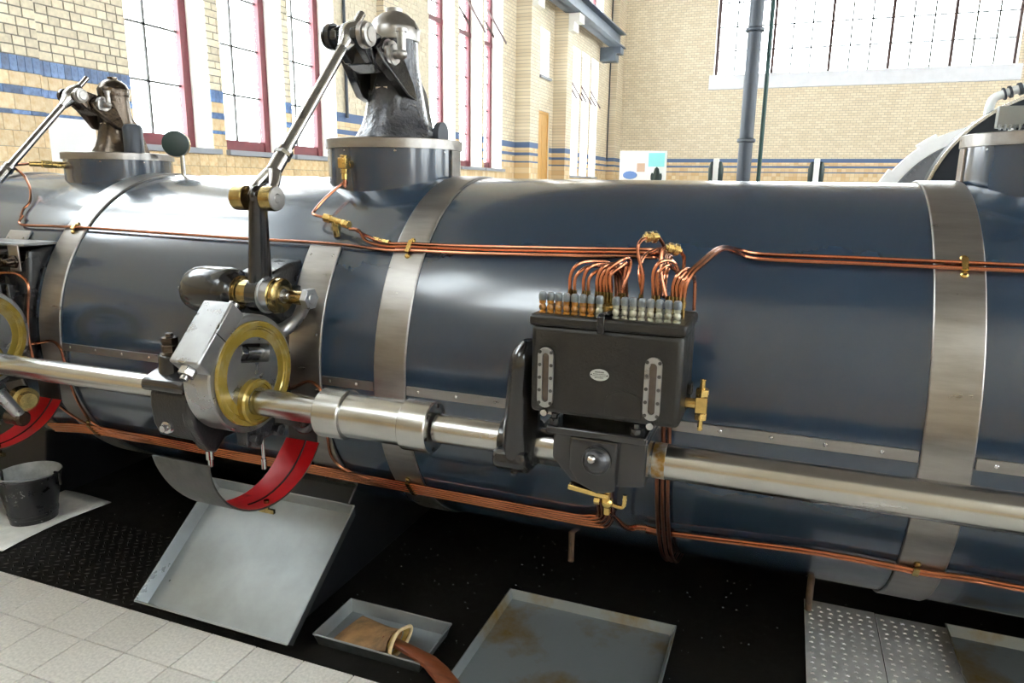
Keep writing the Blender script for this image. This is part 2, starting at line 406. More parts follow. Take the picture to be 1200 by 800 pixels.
# ---- windows of the left wall
wn = [0]
def left_window(y0, y1, z0, z1, X=LX-.3, cols=2, rows=7, transom=None, side=-1, pane_h=.545, hopper=False):
    wn[0] += 1
    w = struct(bpy.data.objects.new('window_%d' % wn[0], None)); COL.objects.link(w); w.location = (X, y0, z0)
    t = .028*side
    f = MB(); fw = .10
    f.box(X-.03, X+.05, y1-fw, y1, z0, z1); f.box(X-.03, X+.03, y0, y0+fw*.7, z0, z1)
    f.box(X-.03, X+.03, y0, y1, z0, z0+fw+.03); f.box(X-.03, X+.03, y0, y1, z1-fw, z1)
    f.box(X-.045, X+.045, y1-.03, y1-.012, z0, z1)
    if transom: f.box(X-.05, X+.06, y0, y1, transom, transom+.09)
    f.build('window_frame', 'frame_red', w, smooth=False)
    ya, yb = y0+fw*.7, y1-fw; n = max(1, int((z1-z0)/pane_h)); ph = (z1-z0-2*fw)/n
    me = None
    for i in range(cols):
        for k in range(n):
            a, b = ya+(yb-ya)*i/cols, ya+(yb-ya)*(i+1)/cols; c, d = z0+fw+ph*k, z0+fw+ph*(k+1)
            if me is None: p = MB().box(X-.004, X, a+.006, b-.006, c+.006, d-.006).build('pane', 'window_glass', w, smooth=False); me = (p, a, c)
            else:
                p = me[0].copy(); COL.objects.link(p); p.location = (0, a-me[1], c-me[2])
    m_ = MB()
    for i in range(1, cols): m_.box(X-.012, X+.012, ya+(yb-ya)*i/cols-.012, ya+(yb-ya)*i/cols+.012, z0, z1)
    for k in range(1, n): m_.box(X-.012, X+.012, ya, yb, z0+fw+ph*k-.010, z0+fw+ph*k+.010)
    m_.build('muntin', 'lead', w, smooth=False)
    if hopper:
        h = MB(); zt = transom+.05
        h.obox((X+.22, y0+.14, zt+.35), (.22, 0, -.35), (0, .012, 0), (.012, 0, .012)); h.obox((X+.22, y1-.14, zt+.35), (.22, 0, -.35), (0, .012, 0), (.012, 0, .012))
        h.build('stay', 'dark_mullion', w, smooth=False)
    sl = MB().box(LX-.3, LX+.07, y0-.02, y1+.06, z0-.06, z0-.005)
    sl.build('window_sill', 'sill_grey', w, smooth=False)
    return w
for k, o in enumerate(ops_left): left_window(*o, transom=4.45, hopper=(k in (4, 5)))
for o in far_ops: left_window(*o, cols=2, transom=3.95, hopper=True)
left_window(*small_op, cols=1)
for o in up_ops: left_window(*o, cols=4, pane_h=1.06)
for o in cler: left_window(*o, cols=2)
for o in ops_right:
    wn[0] += 1
    y0, y1, z0, z1 = o; X = 11.3
    w = struct(bpy.data.objects.new('window_%d' % wn[0], None)); COL.objects.link(w); w.location = (X, y0, z0)
    f = MB()
    for a, b, c, d in ((y0, y0+.07, z0, z1), (y1-.07, y1, z0, z1), (y0, y1, z0, z0+.07), (y0, y1, z1-.07, z1), (y0, y1, 4.4, 4.5)): f.box(X-.03, X+.03, a, b, c, d)
    f.build('window_frame', 'frame_red', w, smooth=False); MB().box(X, X+.004, y0+.07, y1-.07, z0+.07, z1-.07).build('pane', 'window_glass', w, smooth=False)
for (x0, x1, z0, z1) in ops_front:
    wn[0] += 1
    w = struct(bpy.data.objects.new('window_%d' % wn[0], None)); COL.objects.link(w); w.location = (x0, -6.3, z0)
    f = MB(); n = int((x1-x0)/1.6)
    for i in range(n+1):
        xx = x0+(x1-x0)*i/n; f.box(xx-.03, xx+.03, -6.33, -6.27, z0, z1)
    for zz in (z0+.03, (z0+z1)/2, z1-.03): f.box(x0, x1, -6.33, -6.27, zz-.03, zz+.03)
    f.build('window_frame', 'dark_mullion', w, smooth=False); MB().box(x0, x1, -6.304, -6.3, z0, z1).build('pane', 'window_glass', w, smooth=False)
# ---- great window in the back wall
wn[0] += 1
w = struct(bpy.data.objects.new('window_%d' % wn[0], None)); COL.objects.link(w); w.location = (-2.73, 25.8, 5.22)
f = MB(); t = MB(); first = None
xs = [-2.68, -.95, .74, 2.42, 4.08, 5.72]
for x in xs: f.box(x-.042, x+.042, 25.72, 25.86, 5.22, 9)
f.box(-2.73, 5.75, 25.74, 25.86, 8.94, 9)
f.build('mullion', 'dark_mullion', w, smooth=False)
for x in xs[:-1]:
    for q in (1, 2): t.box(x+.562*q-.022, x+.562*q+.022, 25.78, 25.82, 5.22, 9)
for z in (6.0, 6.74, 7.48, 8.22): t.box(-2.68, 5.72, 25.78, 25.82, z-.018, z+.018)
t.build('muntin', 'lead', w, smooth=False)
for x in xs[:-1]:
    for q in range(3):
        for z0, z1 in ((5.24, 6.0), (6.0, 6.74), (6.74, 7.48), (7.48, 8.22), (8.22, 8.94)):
            a = x+.562*q+.012
            p = MB().box(a, a+.54, 25.797, 25.803, z0+.01, z1-.01) if first is None or True else None
            p.build('pane', 'window_glass', w, smooth=False)
MB().box(-2.85, 5.85, 25.3, 25.75, 4.76, 5.2).build('window_sill', 'sill_white', w, smooth=False)
# ---- door
d = struct(bpy.data.objects.new('door_1', None)); COL.objects.link(d); d.location = (LX-.2, 17.2, 0)
MB().box(LX-.10, LX-.05, 17.24, 18.21, 0, 3.39).build('door_leaf', 'door_wood', d, smooth=False)
mb = MB()
for z0, z1 in ((.3, 1.5), (1.75, 3.1)):
    for a, b in ((17.38, 17.68), (17.78, 18.08)): mb.box(LX-.055, LX-.042, a, b, z0, z1)
mb.build('door_panel', 'door_wood', d, smooth=False, bevel=.005)
mb = MB(); mb.box(LX-.10, LX-.03, 17.2, 17.25, 0, 3.43); mb.box(LX-.10, LX-.03, 18.2, 18.25, 0, 3.43); mb.box(LX-.10, LX-.03, 17.2, 18.25, 3.37, 3.43)
mb.build('door_frame', 'door_wood', d, smooth=False)
# ---- crane rail beam with corbel, conduit pipes
t = thing('crane_beam', (-5.5, 8, 5.8), 'long grey steel crane beam high along the left wall', 'beam')
mb = MB(); mb.box(-5.72, -5.3, -5.9, 23.7, 5.86, 5.89); mb.box(-5.72, -5.3, -5.9, 23.7, 6.27, 6.3); mb.box(-5.53, -5.49, -5.9, 23.7, 5.86, 6.3)
mb.build('girder', 'beam_grey', t, smooth=False)
MB().box(-5.55, -5.47, -5.9, 23.6, 6.3, 6.38).build('rail', 'dark_mullion', t, smooth=False)
for y in (-2, 4.2, 9.9, 16.0, 18.75, 23.4):
    mb = MB(); mb.box(-6, -5.35, y-.22, y+.22, 5.66, 5.86); mb.box(-6, -5.5, y-.22, y+.22, 5.45, 5.66); mb.build('corbel', 'beam_grey' if y > 23 else 'plaster', wall_left, smooth=False)
for yy, nm in ((8.98, 'thin grey conduit on the brick pier right of the third window'), (24.45, 'thin pale conduit in the far left corner of the hall')):
    tag(MB().tube([(LX+.04, yy, 2.5), (LX+.04, yy, 9.9)], .022, 8, 0).build('conduit', 'column_grey'), nm, 'conduit')
tag(MB().box(LX+.003, LX+.018, 4.46, 4.95, 1.70, 2.12).build('wall_board', 'white_paint', None, bevel=.003), 'blank white board on the tiled wall behind the left valve tower', 'board')
# column pipes
t = thing('pipe_column', (-.58, 9.5, 0), 'tall round grey steel column pipe with two collars', 'column')
mb = MB(); mb.cyl((-.575, 9.5, -.01), (-.575, 9.5, 12), .083, n=24); mb.build('shaft', 'column_grey', t)
for z in (1.98+.17, 3.42):
    MB().ccyl((-.575, 9.5, z), (-.575, 9.5, z+.05), .11, .012, 24).build('collar', 'column_grey', t)
tag(MB().cyl((-.40, 9.6, -.01), (-.40, 9.6, 12), .026, n=12).build('drain_pipe', 'green_pipe'), 'thin dark green pipe right of the tall grey column', 'pipe')
# distant poster board
t = thing('poster_board', (-4.3, 22, 0), 'white display board with pictures standing by the far wall', 'board')
MB().box(-4.95, -3.54, 22, 22.04, 1.2, 2.66).build('panel', 'white_paint', t, smooth=False)
for x in (-4.7, -3.8): MB().box(x-.03, x+.03, 22.0, 22.05, -.001, 1.2).build('leg', 'column_grey', t, smooth=False)
mb = MB(); mb.box(-4.08, -3.6, 21.985, 22, 2.2, 2.6); mb.build('picture', 'turquoise', t, smooth=False, label='turquoise picture')
mb = MB(); mb.box(-4.42, -4.18, 21.985, 22, 2.05, 2.3); mb.build('picture', 'poster_tan', t, smooth=False, label='reddish tan picture')
mb = MB(); mb.ball((-4.62, 21.99, 1.95), .22, 14, (1, .04, .55)); mb.build('picture', 'poster_blue', t, label='blue rounded picture')
mb = MB()
for x, h in ((-3.95, .13), (-3.82, .3), (-3.69, .12)): mb.ball((x, 21.985, 1.9), h, 10, (.35, .04, 1))
mb.build('picture', 'dark_green', t, label='dark picture of shapes')
# handrail posts far behind the engine: white posts with dark green side plates
for n, x in enumerate((-1.914, .538)):
    t = thing('guard_post', (x, 20, 0), ('white post with dark green sides left of the tall grey column', 'white post with dark green sides right of the tall grey column')[n], 'post', 'posts behind the engine')
    MB().box(x-.07, x+.07, 19.9, 20.1, -.001, 2.36).build('post', 'white_paint', t, bevel=.02)
    for s in (-1, 1):
        mb = MB(); mb.lathe((x+s*.1, 20, 2.0), (0, 0, 1), [(-.3, .05), (-.2, .09), (.1, .10), (.28, .05)], 10); mb.build('side_cup', 'dark_green', t)
    MB().box(x-.35, x+.35, 19.8, 20.2, 1.5, 1.72).build('head_block', 'casing_white', t, bevel=.02)

# ================================================================== ENGINE
YC, ZC, RC = 2.75, .926, .70
def cp(x, ang, r=RC):
    a = R(ang); return (x, YC-r*math.cos(a), ZC+r*math.sin(a))
def arc_patch(x0, x1, a0, a1, r0, r1, n=48):
    mb = MB(); sec = []
    full = abs(a1-a0) >= 360
    for i in range(n+(0 if full else 1)):
        a = a0+(a1-a0)*i/n
        sec.append([cp(x0, a, r0), cp(x0, a, r1), cp(x1, a, r1), cp(x1, a, r0)])
    vs = [p for s_ in sec for p in s_]; m = len(sec); fs = []
    for i in range(m if full else m-1):
        j = (i+1) % m
        for q in range(4): fs.append((i*4+q, i*4+(q+1) % 4, j*4+(q+1) % 4, j*4+q))
    if not full: fs += [(3, 2, 1, 0), tuple((m-1)*4+q for q in range(4))]
    return mb.add(vs, fs)
eng = thing('steam_cylinder', (-1, YC, .0), 'long horizontal dark blue steam cylinder with bare steel bands', 'engine cylinder')
BANDS = [(-3.85, -3.74), (-2.925, -2.80), (-1.287, -1.164), (.381, .504)]
xs = [-6.2]
for x0, x1 in ((-5.85, -3.80), (-3.80, -2.86), (-2.86, -1.225), (-1.225, .4425), (.4425, 2.6)):
    c = arc_patch(x0+.001, x1-.001, 0, 360, RC-.02, RC, 160).build('casing_panel', 'paint_blue', eng)
for x0, x1 in BANDS:
    arc_patch(x0, x1, 0, 360, RC-.002, RC+.008, 160).build('band', 'band_steel', eng, bevel=.004)
for x in (-5.85, 2.6): MB().cyl((x-.01, YC, ZC), (x+.01, YC, ZC), RC-.01, n=64).build('end_cover', 'cast_black', eng)
# short lap plates over the valve positions
scr = None
def screws(pts, parent, r=.007, nrm=None):
    for p in pts:
        p = Vector(p); d = Vector((0, -1, 0)) if nrm is None else Vector(nrm(p))
        MB().lathe(p-d*.001, d, [(0, r), (.002, r), (.004, r*.6)], 8).build('screw', 'bright_steel', parent)
rad = lambda p: Vector((0, p.y-YC, p.z-ZC)).normalized()
for x0, x1 in ((-3.25, -3.115), (-1.64, -1.505)):
    pl = arc_patch(x0, x1, 39.3, -45, RC, RC+.010, 40).build('lap_plate', 'band_steel', eng, bevel=.003)
    screws([cp(x0+dx, a, RC+.010) for dx in (.02, .115) for a in (36, -4, -12)]+[cp(x0+.115, 12, RC+.01)], pl, .005, rad)
for x0, x1 in ((-2.80, -1.64), (-1.505, -1.287), (-1.164, .381), (.504, 2.6)):
    st = MB().box(x0+.004, x1-.004, YC-RC-.007, YC-RC+.01, .897, .929).build('cover_strip', 'band_steel', eng, bevel=.0015, smooth=False)
    n = max(2, round((x1-x0)/.142))
    screws([(x0+(x1-x0)*(i+.35)/n, YC-RC-.007, .914) for i in range(n)], st, .006)
# bonnet pedestals: short vertical blue drums with a steel rim
PED = [(-3.185, .245, 1.695, .03), (-1.593, .279, 1.738, .036), (.787, .279, 1.738, .036)]
for x, r, z, h in PED:
    MB().lathe((x, YC, 1.35), (0, 0, 1), [(0, r), (z-1.35, r)], 72).build('pedestal', 'paint_blue', eng)
    rim = MB().lathe((x, YC, z), (0, 0, 1), [(0, r-.02), (0, r+.009), (h, r+.009), (h+.003, r+.004), (h+.003, .1)], 72).build('pedestal_rim', 'band_steel', eng)
    for k in range(5):
        a = R(-130+45*k-20); p = Vector((x+math.cos(a)*r, YC+math.sin(a)*r, z-.012)); screws([p], rim, .005, lambda q, a=a: Vector((math.cos(a), math.sin(a), 0)))
# seam strip at the side of the main pedestals
for x in (-1.593, .787):
    for sgn in ((1,) if x < 0 else (-1,)):
        MB().box(x+sgn*.279-.004, x+sgn*.279+.009, YC-.035, YC+.035, 1.5, 1.735).build('seam_strip', 'band_steel', eng, smooth=False, bevel=.002)
# saddle feet under the cylinder
for x, yf in ((-4.85, 2.0), (-3.60, 2.30), (-1.75, 1.93), (1.30, 2.85)):
    MB().yz([(yf, -.003), (max(2.36, yf), .42), (max(2.42, yf), .6), (3.1, .6), (3.15, .4), (3.15, -.003)], x-.19, x+.19).build('saddle_foot', 'foot_black', eng, bevel=.006)
MB().box(-5.6, 2.4, 3.2, 3.3, -.003, .60).build('light_block_wall', 'foot_black', eng, smooth=False)  # unseen wall added to block light coming through under the cylinder
for x in (-.68, .185):
    MB().cyl((x, 2.47, .16), (x, 2.47, .33), .012).build('drain_stub', 'rust_edge', eng)

# ---- valve towers on the pedestals
def tower(x, z0, s, m, label, disc=True, toothed=False):
    t = thing('valve_tower', (x, YC, z0), label, 'valve gear', 'valve towers')
    P = lambda dx, dy, dz: (x+dx*s, YC+dy*s, z0+dz*s)
    mb = MB()
    prof = [(0, .176), (.015, .172), (.05, .15), (.10, .132), (.16, .120), (.22, .110), (.30, .098), (.38, .094), (.405, .094)]
    mb.lathe(P(.01, 0, 0), (0, 0, 1), [(a*s, b*s) for a, b in prof], 40)
    mb.build('column', m, t)
    MB().lathe(P(.01, 0, .395), (0, 0, 1), [(0, .1*s), (.045*s, .104*s), (.055*s, .098*s), (.08*s, .085*s), (.105*s, .055*s), (.112*s, .034*s), (.114*s, .032*s), (.128*s, .032*s), (.130*s, .026*s)], 32).build('cap', 'bronze_cast' if s < .9 else 'band_steel', t)
    # front bracket (yoke) leaning out towards the viewer
    mb = MB()
    for sx, sk_ in ((-.10, -.03), (.025, .07)):
        i0 = len(mb.v)
        mb.yz([(YC-.03*s, z0+.155*s), (YC-.10*s, z0+.17*s), (YC-.16*s, z0+.225*s), (YC-.225*s, z0+.285*s), (YC-.24*s, z0+.335*s), (YC-.17*s, z0+.375*s), (YC-.03*s, z0+.37*s)], x+sx*s, x+(sx+.045)*s)
        for i in range(i0, len(mb.v)):
            v = mb.v[i]; mb.v[i] = (v[0]+sk_*s*max(0, 1-(v[2]-z0-.135*s)/(.2*s)), v[1], v[2])
    mb.build('yoke', 'gloss_black' if s > .9 else m, t, bevel=.008)
    MB().box(x-.05*s, x+.05*s, YC-.1*s, YC-.075*s, z0+.12*s, z0+.32*s).build('slot_shade', 'oil_and_shade_black', t, smooth=False)  # dark sheet painted in as the shade of the yoke cavity
    MB().cyl(P(-.02, -.10, .205), P(.035, -.10, .205), .012*s).build('slot_pin', 'bright_steel', t)
    # rocker bearing boss with grease cup
    mb = MB(); mb.lathe(P(-.09, -.15, .318), (1, 0, 0), [(0, .055*s), (.01*s, .066*s), (.15*s, .066*s), (.158*s, .058*s)], 28); mb.build('bearing_boss', 'gloss_black' if s > .9 else m, t)
    bd = MB().lathe(P(.065, -.15, .318), (1, 0, 0), [(0, .057*s), (.008*s, .058*s), (.010*s, .050*s), (.013*s, .050*s), (.014*s, .054*s), (.024*s, .052*s), (.026*s, .040*s), (.030*s, .038*s), (.031*s, .018*s), (.05*s, .016*s)], 28).build('bearing_disc', 'band_steel', t)
    gc = MB(); gc.ball(P(.125, -.15, .318), .022*s, 14); gc.cyl(P(.125, -.15, .33), P(.125, -.15, .40), .017*s, n=14); gc.cyl(P(.125, -.15, .40), P(.125, -.15, .412), .022*s, n=14)
    gc.build('grease_cup', 'band_steel', t)
    # rocker arms going out to the rod pin
    mb = MB()
    mb.yz([(YC-.10*s, z0+.27*s), (YC-.12*s, z0+.375*s), (YC-.24*s, z0+.40*s), (YC-.255*s, z0+.34*s), (YC-.23*s, z0+.275*s), (YC-.17*s, z0+.25*s)], x-.075*s, x+.05*s)
    for sx in (-.078, .012):
        mb.yz([(YC-.2*s, z0+.29*s), (YC-.2*s, z0+.39*s), (YC-.30*s, z0+.405*s), (YC-.34*s, z0+.385*s), (YC-.345*s, z0+.35*s), (YC-.31*s, z0+.325*s), (YC-.24*s, z0+.275*s)], x+sx*s, x+(sx+.034)*s)
    mb.build('rocker_arm', 'gloss_black' if s > .9 else m, t, bevel=.006)
    for sx, q in ((.047, 1), (-.075, -1)):
        MB().lathe(P(sx, -.303, .365), (q, 0, 0), [(0, .048*s), (.018*s, .048*s), (.020*s, .040*s), (.024*s, .040*s), (.025*s, .044*s), (.034*s, .042*s), (.036*s, .028*s), (.040*s, .026*s)], 24).build('pin_disc', 'band_steel' if q > 0 else 'gloss_black', t)
    # rear rib and side lug
    mb = MB(); mb.yz([(YC+.06*s, z0), (YC+.20*s, z0), (YC+.17*s, z0+.08*s), (YC+.12*s, z0+.2*s), (YC+.05*s, z0+.27*s)], x+.055*s, x+.095*s)
    mb.build('rib', 'gloss_black' if s > .9 else m, t, bevel=.006)
    mb = MB(); mb.prism([(.10, 0), (.17, 0), (.165, .04), (.13, .12), (.115, .2), (.105, .235), (.09, .22), (.085, .1)], P(0, 0, 0), (s, 0, 0), (0, 0, s), (0, .04*s, 0))
    mb.build('rib', 'gloss_black' if s > .9 else m, t, bevel=.005)
    if disc: MB().cyl(P(.175, .06, .03), P(.20, .06, .03), .05*s, n=24).build('side_disc', 'column_grey', t)
    if toothed:
        mb = MB(); mb.box(x-.21, x-.085, YC-.06, YC-.03, z0+.02, z0+.085)
        for k in range(9): mb.box(x-.205+k*.0135, x-.198+k*.0135, YC-.066, YC-.06, z0+.012, z0+.03)
        mb.build('toothed_plate', 'galvanised', t, smooth=False, bevel=.002)
    return t
tower(-3.185, 1.726, .70, 'bronze_cast', 'smaller bronze-toned valve tower on the left blue pedestal', disc=False)
tower(-1.593, 1.775, 1.0, 'cast_steel', 'tall black cast valve tower on the middle blue pedestal, behind the long rod')
tower(.787, 1.775, 1.0, 'cast_steel', 'black valve tower on the right blue pedestal at the frame edge', toothed=True, disc=False)
tag(MB().lathe((-3.02, 2.70, 1.727), (0, 0, 1), [(0, .045), (.12, .045), (.135, .035), (.138, .01)], 16).build('oil_pot', 'column_grey', None), 'grey round oil pot on the left pedestal beside the bronze valve tower', 'pot')
t = thing('pressure_gauge', (-2.80, 2.78, 1.62), 'round black-backed pressure gauge on a thin stem right of the left tower', 'gauge')
MB().cyl((-2.80, 2.78, 1.60), (-2.80, 2.78, 1.72), .011).build('stem', 'bright_steel', t)
MB().lathe((-2.82, 2.76, 1.775), (-.64, .77, 0), [(0, .050), (.005, .060), (.03, .063), (.04, .063)], 28).build('case', 'dark_green', t)
MB().lathe((-2.8456, 2.7908, 1.775), (-.64, .77, 0), [(0, .0645), (.025, .0645), (.028, .05)], 28).build('bezel', 'brass', t)

# ---- long valve rods
def rod(p0, p1, label, name='valve_rod', ext=.13, s=1.0):
    p0, p1 = Vector(p0), Vector(p1); d = (p1-p0).normalized(); L = (p1-p0).length
    t = thing(name, p0, label, 'rod', 'long valve rods'); w = d.cross(Vector((1, 0, 0))).normalized()
    mb = MB(); mb.lathe(p0+d*.16, d, [(0, .017*s), (L-.2, .0165*s), (L-.16, .0165*s)], 16); mb.build('shank', 'bright_steel', t)
    mb = MB(); mb.cyl(p0+d*.115, p0+d*.185, .021*s, n=18); mb.cyl(p0+d*.20, p0+d*.215, .024*s, n=18); mb.nut(p0+d*.185, p0+d*.20, .025*s); mb.build('lock_nut', 'bright_steel', t)
    mb = MB()   # fork
    for sx in (-1, 1):
        mb.tube([p0+d*.125, p0+d*.095+V3(sx*.018, 0, 0), p0+d*.05+V3(sx*.034, 0, 0), p0+V3(sx*.034, 0, 0)], [.018*s, .017*s, .014*s, .016*s], 10, 4)
    mb.build('fork', 'bright_steel', t)
    mb = MB(); mb.lathe(p1-d*.075, d, [(0, .017*s), (.035, .027*s), (.06, .036*s), (.09, .036*s), (.115, .027*s), (.14, .017*s)], 20); mb.build('eye', 'bright_steel', t)
    MB().cyl(p1+d*.05, p1+d*ext, .012*s, n=12).build('threaded_end', 'bright_steel', t)
    return t
rod((-1.602, 1.89, 1.548), (-1.602, 2.447, 2.140), 'long bright steel valve rod slanting up to the tall black tower', s=1.22)
rod((-3.2, 2.05, 1.50), (-3.2, 2.536, 1.982), 'long bright steel valve rod slanting up to the small bronze tower', s=1.0)

# ---- shaft along the front
SY, SZ = 1.76, .909
t = thing('valve_shaft', (-1, SY, SZ), 'long polished steel shaft running across in front of the blue cylinder', 'shaft')
def shx(x0, x1, r, m='shaft_steel', nm='journal'): return MB().ccyl((x0, SY, SZ), (x1, SY, SZ), r, .003, 40).build(nm, m, t)
shx(-5.9, -1.70, .0405); shx(-1.70, -1.28, .0435); shx(-.90, -.30, .0435); shx(-.30, 2.6, .0465)
shx(-.273, -.235, .0468, 'rust_stain', 'rust_stain'); shx(-1.285, -1.195, .077, nm='coupling_flange'); shx(-.995, -.905, .077, nm='coupling_flange')
shx(-1.198, -.993, .068, nm='coupling_sleeve')
bo = MB()
for k in range(6):
    a = R(60*k+15); bo.cyl((-.906, SY+.063*math.cos(a), SZ+.063*math.sin(a)), (-.903, SY+.063*math.cos(a), SZ+.063*math.sin(a)), .006, n=8)
bo.build('screw_hole', 'oil_and_shade_black', t)
# ---- eccentric (drawn round the shaft at x = -1.6)
def eccentric(dx, label, arm=True):
    EY, EZ = 1.77, .998
    X1 = -1.555
    t = thing('eccentric', (-1.6+dx, EY, EZ), label, 'eccentric', 'eccentrics on the shaft')
    o = lambda x: (x+dx, EY, EZ)
    MB().lathe(o(-1.665), (1, 0, 0), [(0, .150), (0, .186), (.005, .191), (.098, .191), (.104, .186), (.104, .165)], 72, cap=False).build('strap', 'machined_steel', t)
    MB().lathe(o(X1-.014), (1, 0, 0), [(.003, .112), (.0085, .118), (.010, .143), (.014, .146), (.015, .150), (.020, .153), (.021, .168), (.016, .171), (.010, .172)], 72, cap=False).build('oil_ring', 'yellow_grease', t)
    # sheave face with the window cut through
    mb = MB(); n = 96; x1 = X1-.006+dx; win = (-.035, .055, .045, .085)
    ring = [(EY+.150*math.cos(2*math.pi*k/n), EZ+.150*math.sin(2*math.pi*k/n)) for k in range(n)]
    wcy, wcz, whx, whz, wr = 1.786, 1.062, .066, .031, R(-11)
    def wpt(a):   # point on the outline of the (turned) window at an angle
        c, s_ = math.cos(a-wr), math.sin(a-wr); q = 1/((abs(c)/whx)**14+(abs(s_)/whz)**14)**(1/14); u, v = c*q, s_*q
        return (wcy+u*math.cos(wr)-v*math.sin(wr), wcz+u*math.sin(wr)+v*math.cos(wr))
    inner = [wpt(2*math.pi*k/n) for k in range(n)]
    rows = [[(x1, *p) for p in ring+ring[:1]], [(x1, *p) for p in inner+inner[:1]], [(x1-.04, *p) for p in inner+inner[:1]]]
    mb.grid(rows[:2]); mb.grid(rows[1:]); mb.build('sheave', 'machined_steel', t)
    MB().lathe(o(-1.62), (1, 0, 0), [(0, .150), (.004, .150)], 40).build('sheave_window_shade', 'oil_and_shade_black', t)  # black disc, painted shade behind the sheave window
    wd = Vector((0, math.cos(wr), math.sin(wr))); wo = Vector((x1-.036, wcy, wcz-.002))
    MB().lathe(wo-wd*.064, wd, [(0, .011), (.055, .011), (.056, .021), (.126, .021)], 16).build('window_bolt', 'bright_steel', t)
    MB().nut(wo-wd*.046+V3(.004, 0, 0), wo-wd*.022+V3(.004, 0, 0), .023).build('window_nut', 'bright_steel', t, bevel=.002)
    MB().lathe((X1-.008+dx, SY, SZ), (1, 0, 0), [(0, .074), (.022, .074), (.027, .068), (.027, .060), (.022, .058), (.022, .046)], 40, cap=False).build('hub_ring', 'yellow_grease', t)
    # clamp lug tangential on the upper front
    c = Vector((-1.612+dx, 1.640, 1.138)); a = Vector((0, .70, .714)).normalized(); b = Vector((0, -a.z, a.y))
    lug = MB().obox(c, (.056, 0, 0), a*.112, b*.034).build('clamp_lug', 'machined_steel', t, bevel=.006)
    mb = MB(); mb.nut(c-a*.111, c-a*.138, .026); mb.cyl(c-a*.137, c-a*.152, .013, n=12); mb.build('clamp_nut', 'bright_steel', t, bevel=.002)
    MB().cyl(c+a*.111+V3(.03, 0, 0), c+a*.128+V3(.03, 0, 0), .018, n=12).build('clamp_stud', 'bright_steel', t, bevel=.003)
    MB().obox(c-b*.004, (.0565, 0, 0), a*.0015, b*.0345).build('clamp_joint', 'oil_and_shade_black', t, smooth=False)
    MB().ball((-1.665+dx, 1.62, 1.08), .008, 8).build('oil_nipple', 'bright_steel', t)
    # eccentric arm curving up to the pin
    if not arm: return t
    mb = MB(); mb.tube([(-1.60+dx, 1.90, 1.09), (-1.585+dx, 1.955, 1.105), (-1.555+dx, 1.985, 1.135), (-1.525+dx, 1.985, 1.175), (-1.505+dx, 1.975, 1.21)], [.034, .026, .021, .022, .026], 14, 4)
    mb.build('eccentric_arm', 'machined_steel', t)
    mb = MB(); mb.nut((-1.492+dx, 1.965, 1.218), (-1.468+dx, 1.965, 1.218), .038); mb.lathe((-1.468+dx, 1.965, 1.218), (1, 0, 0), [(0, .02), (.004, .018)], 18)
    mb.build('pin_head', 'machined_steel', t, bevel=.003)
    MB().cyl((-1.545+dx, 1.965, 1.218), (-1.490+dx, 1.965, 1.218), .024, n=18).build('pin_bush', 'old_brass', t)
    # lower clamp parts under the strap
    for yy in (1.765, 1.875): MB().nut((-1.58+dx, yy, .775), (-1.55+dx, yy, .775), .022).build('lower_nut', 'cast_steel', t, bevel=.003)
    mb = MB(); mb.obox((-1.60+dx, 1.81, .785), (.022, 0, 0), (0, .07, .004), (0, 0, .028))
    mb.build('lower_clamp', 'cast_steel', t, bevel=.003)
    mb = MB(); mb.cyl((-1.56+dx, 1.79, .775), (-1.56+dx, 1.79, .69), .006, n=10); mb.cyl((-1.56+dx, 1.79, .70), (-1.56+dx, 1.79, .665), .009, n=10); mb.build('drip_pin', 'bright_steel', t)
    return t
eccentric(0, 'big round eccentric with yellow oily ring, in the centre left')
eccentric(-1.3, 'yellow oily eccentric cut off by the left edge of the photo', arm=False)

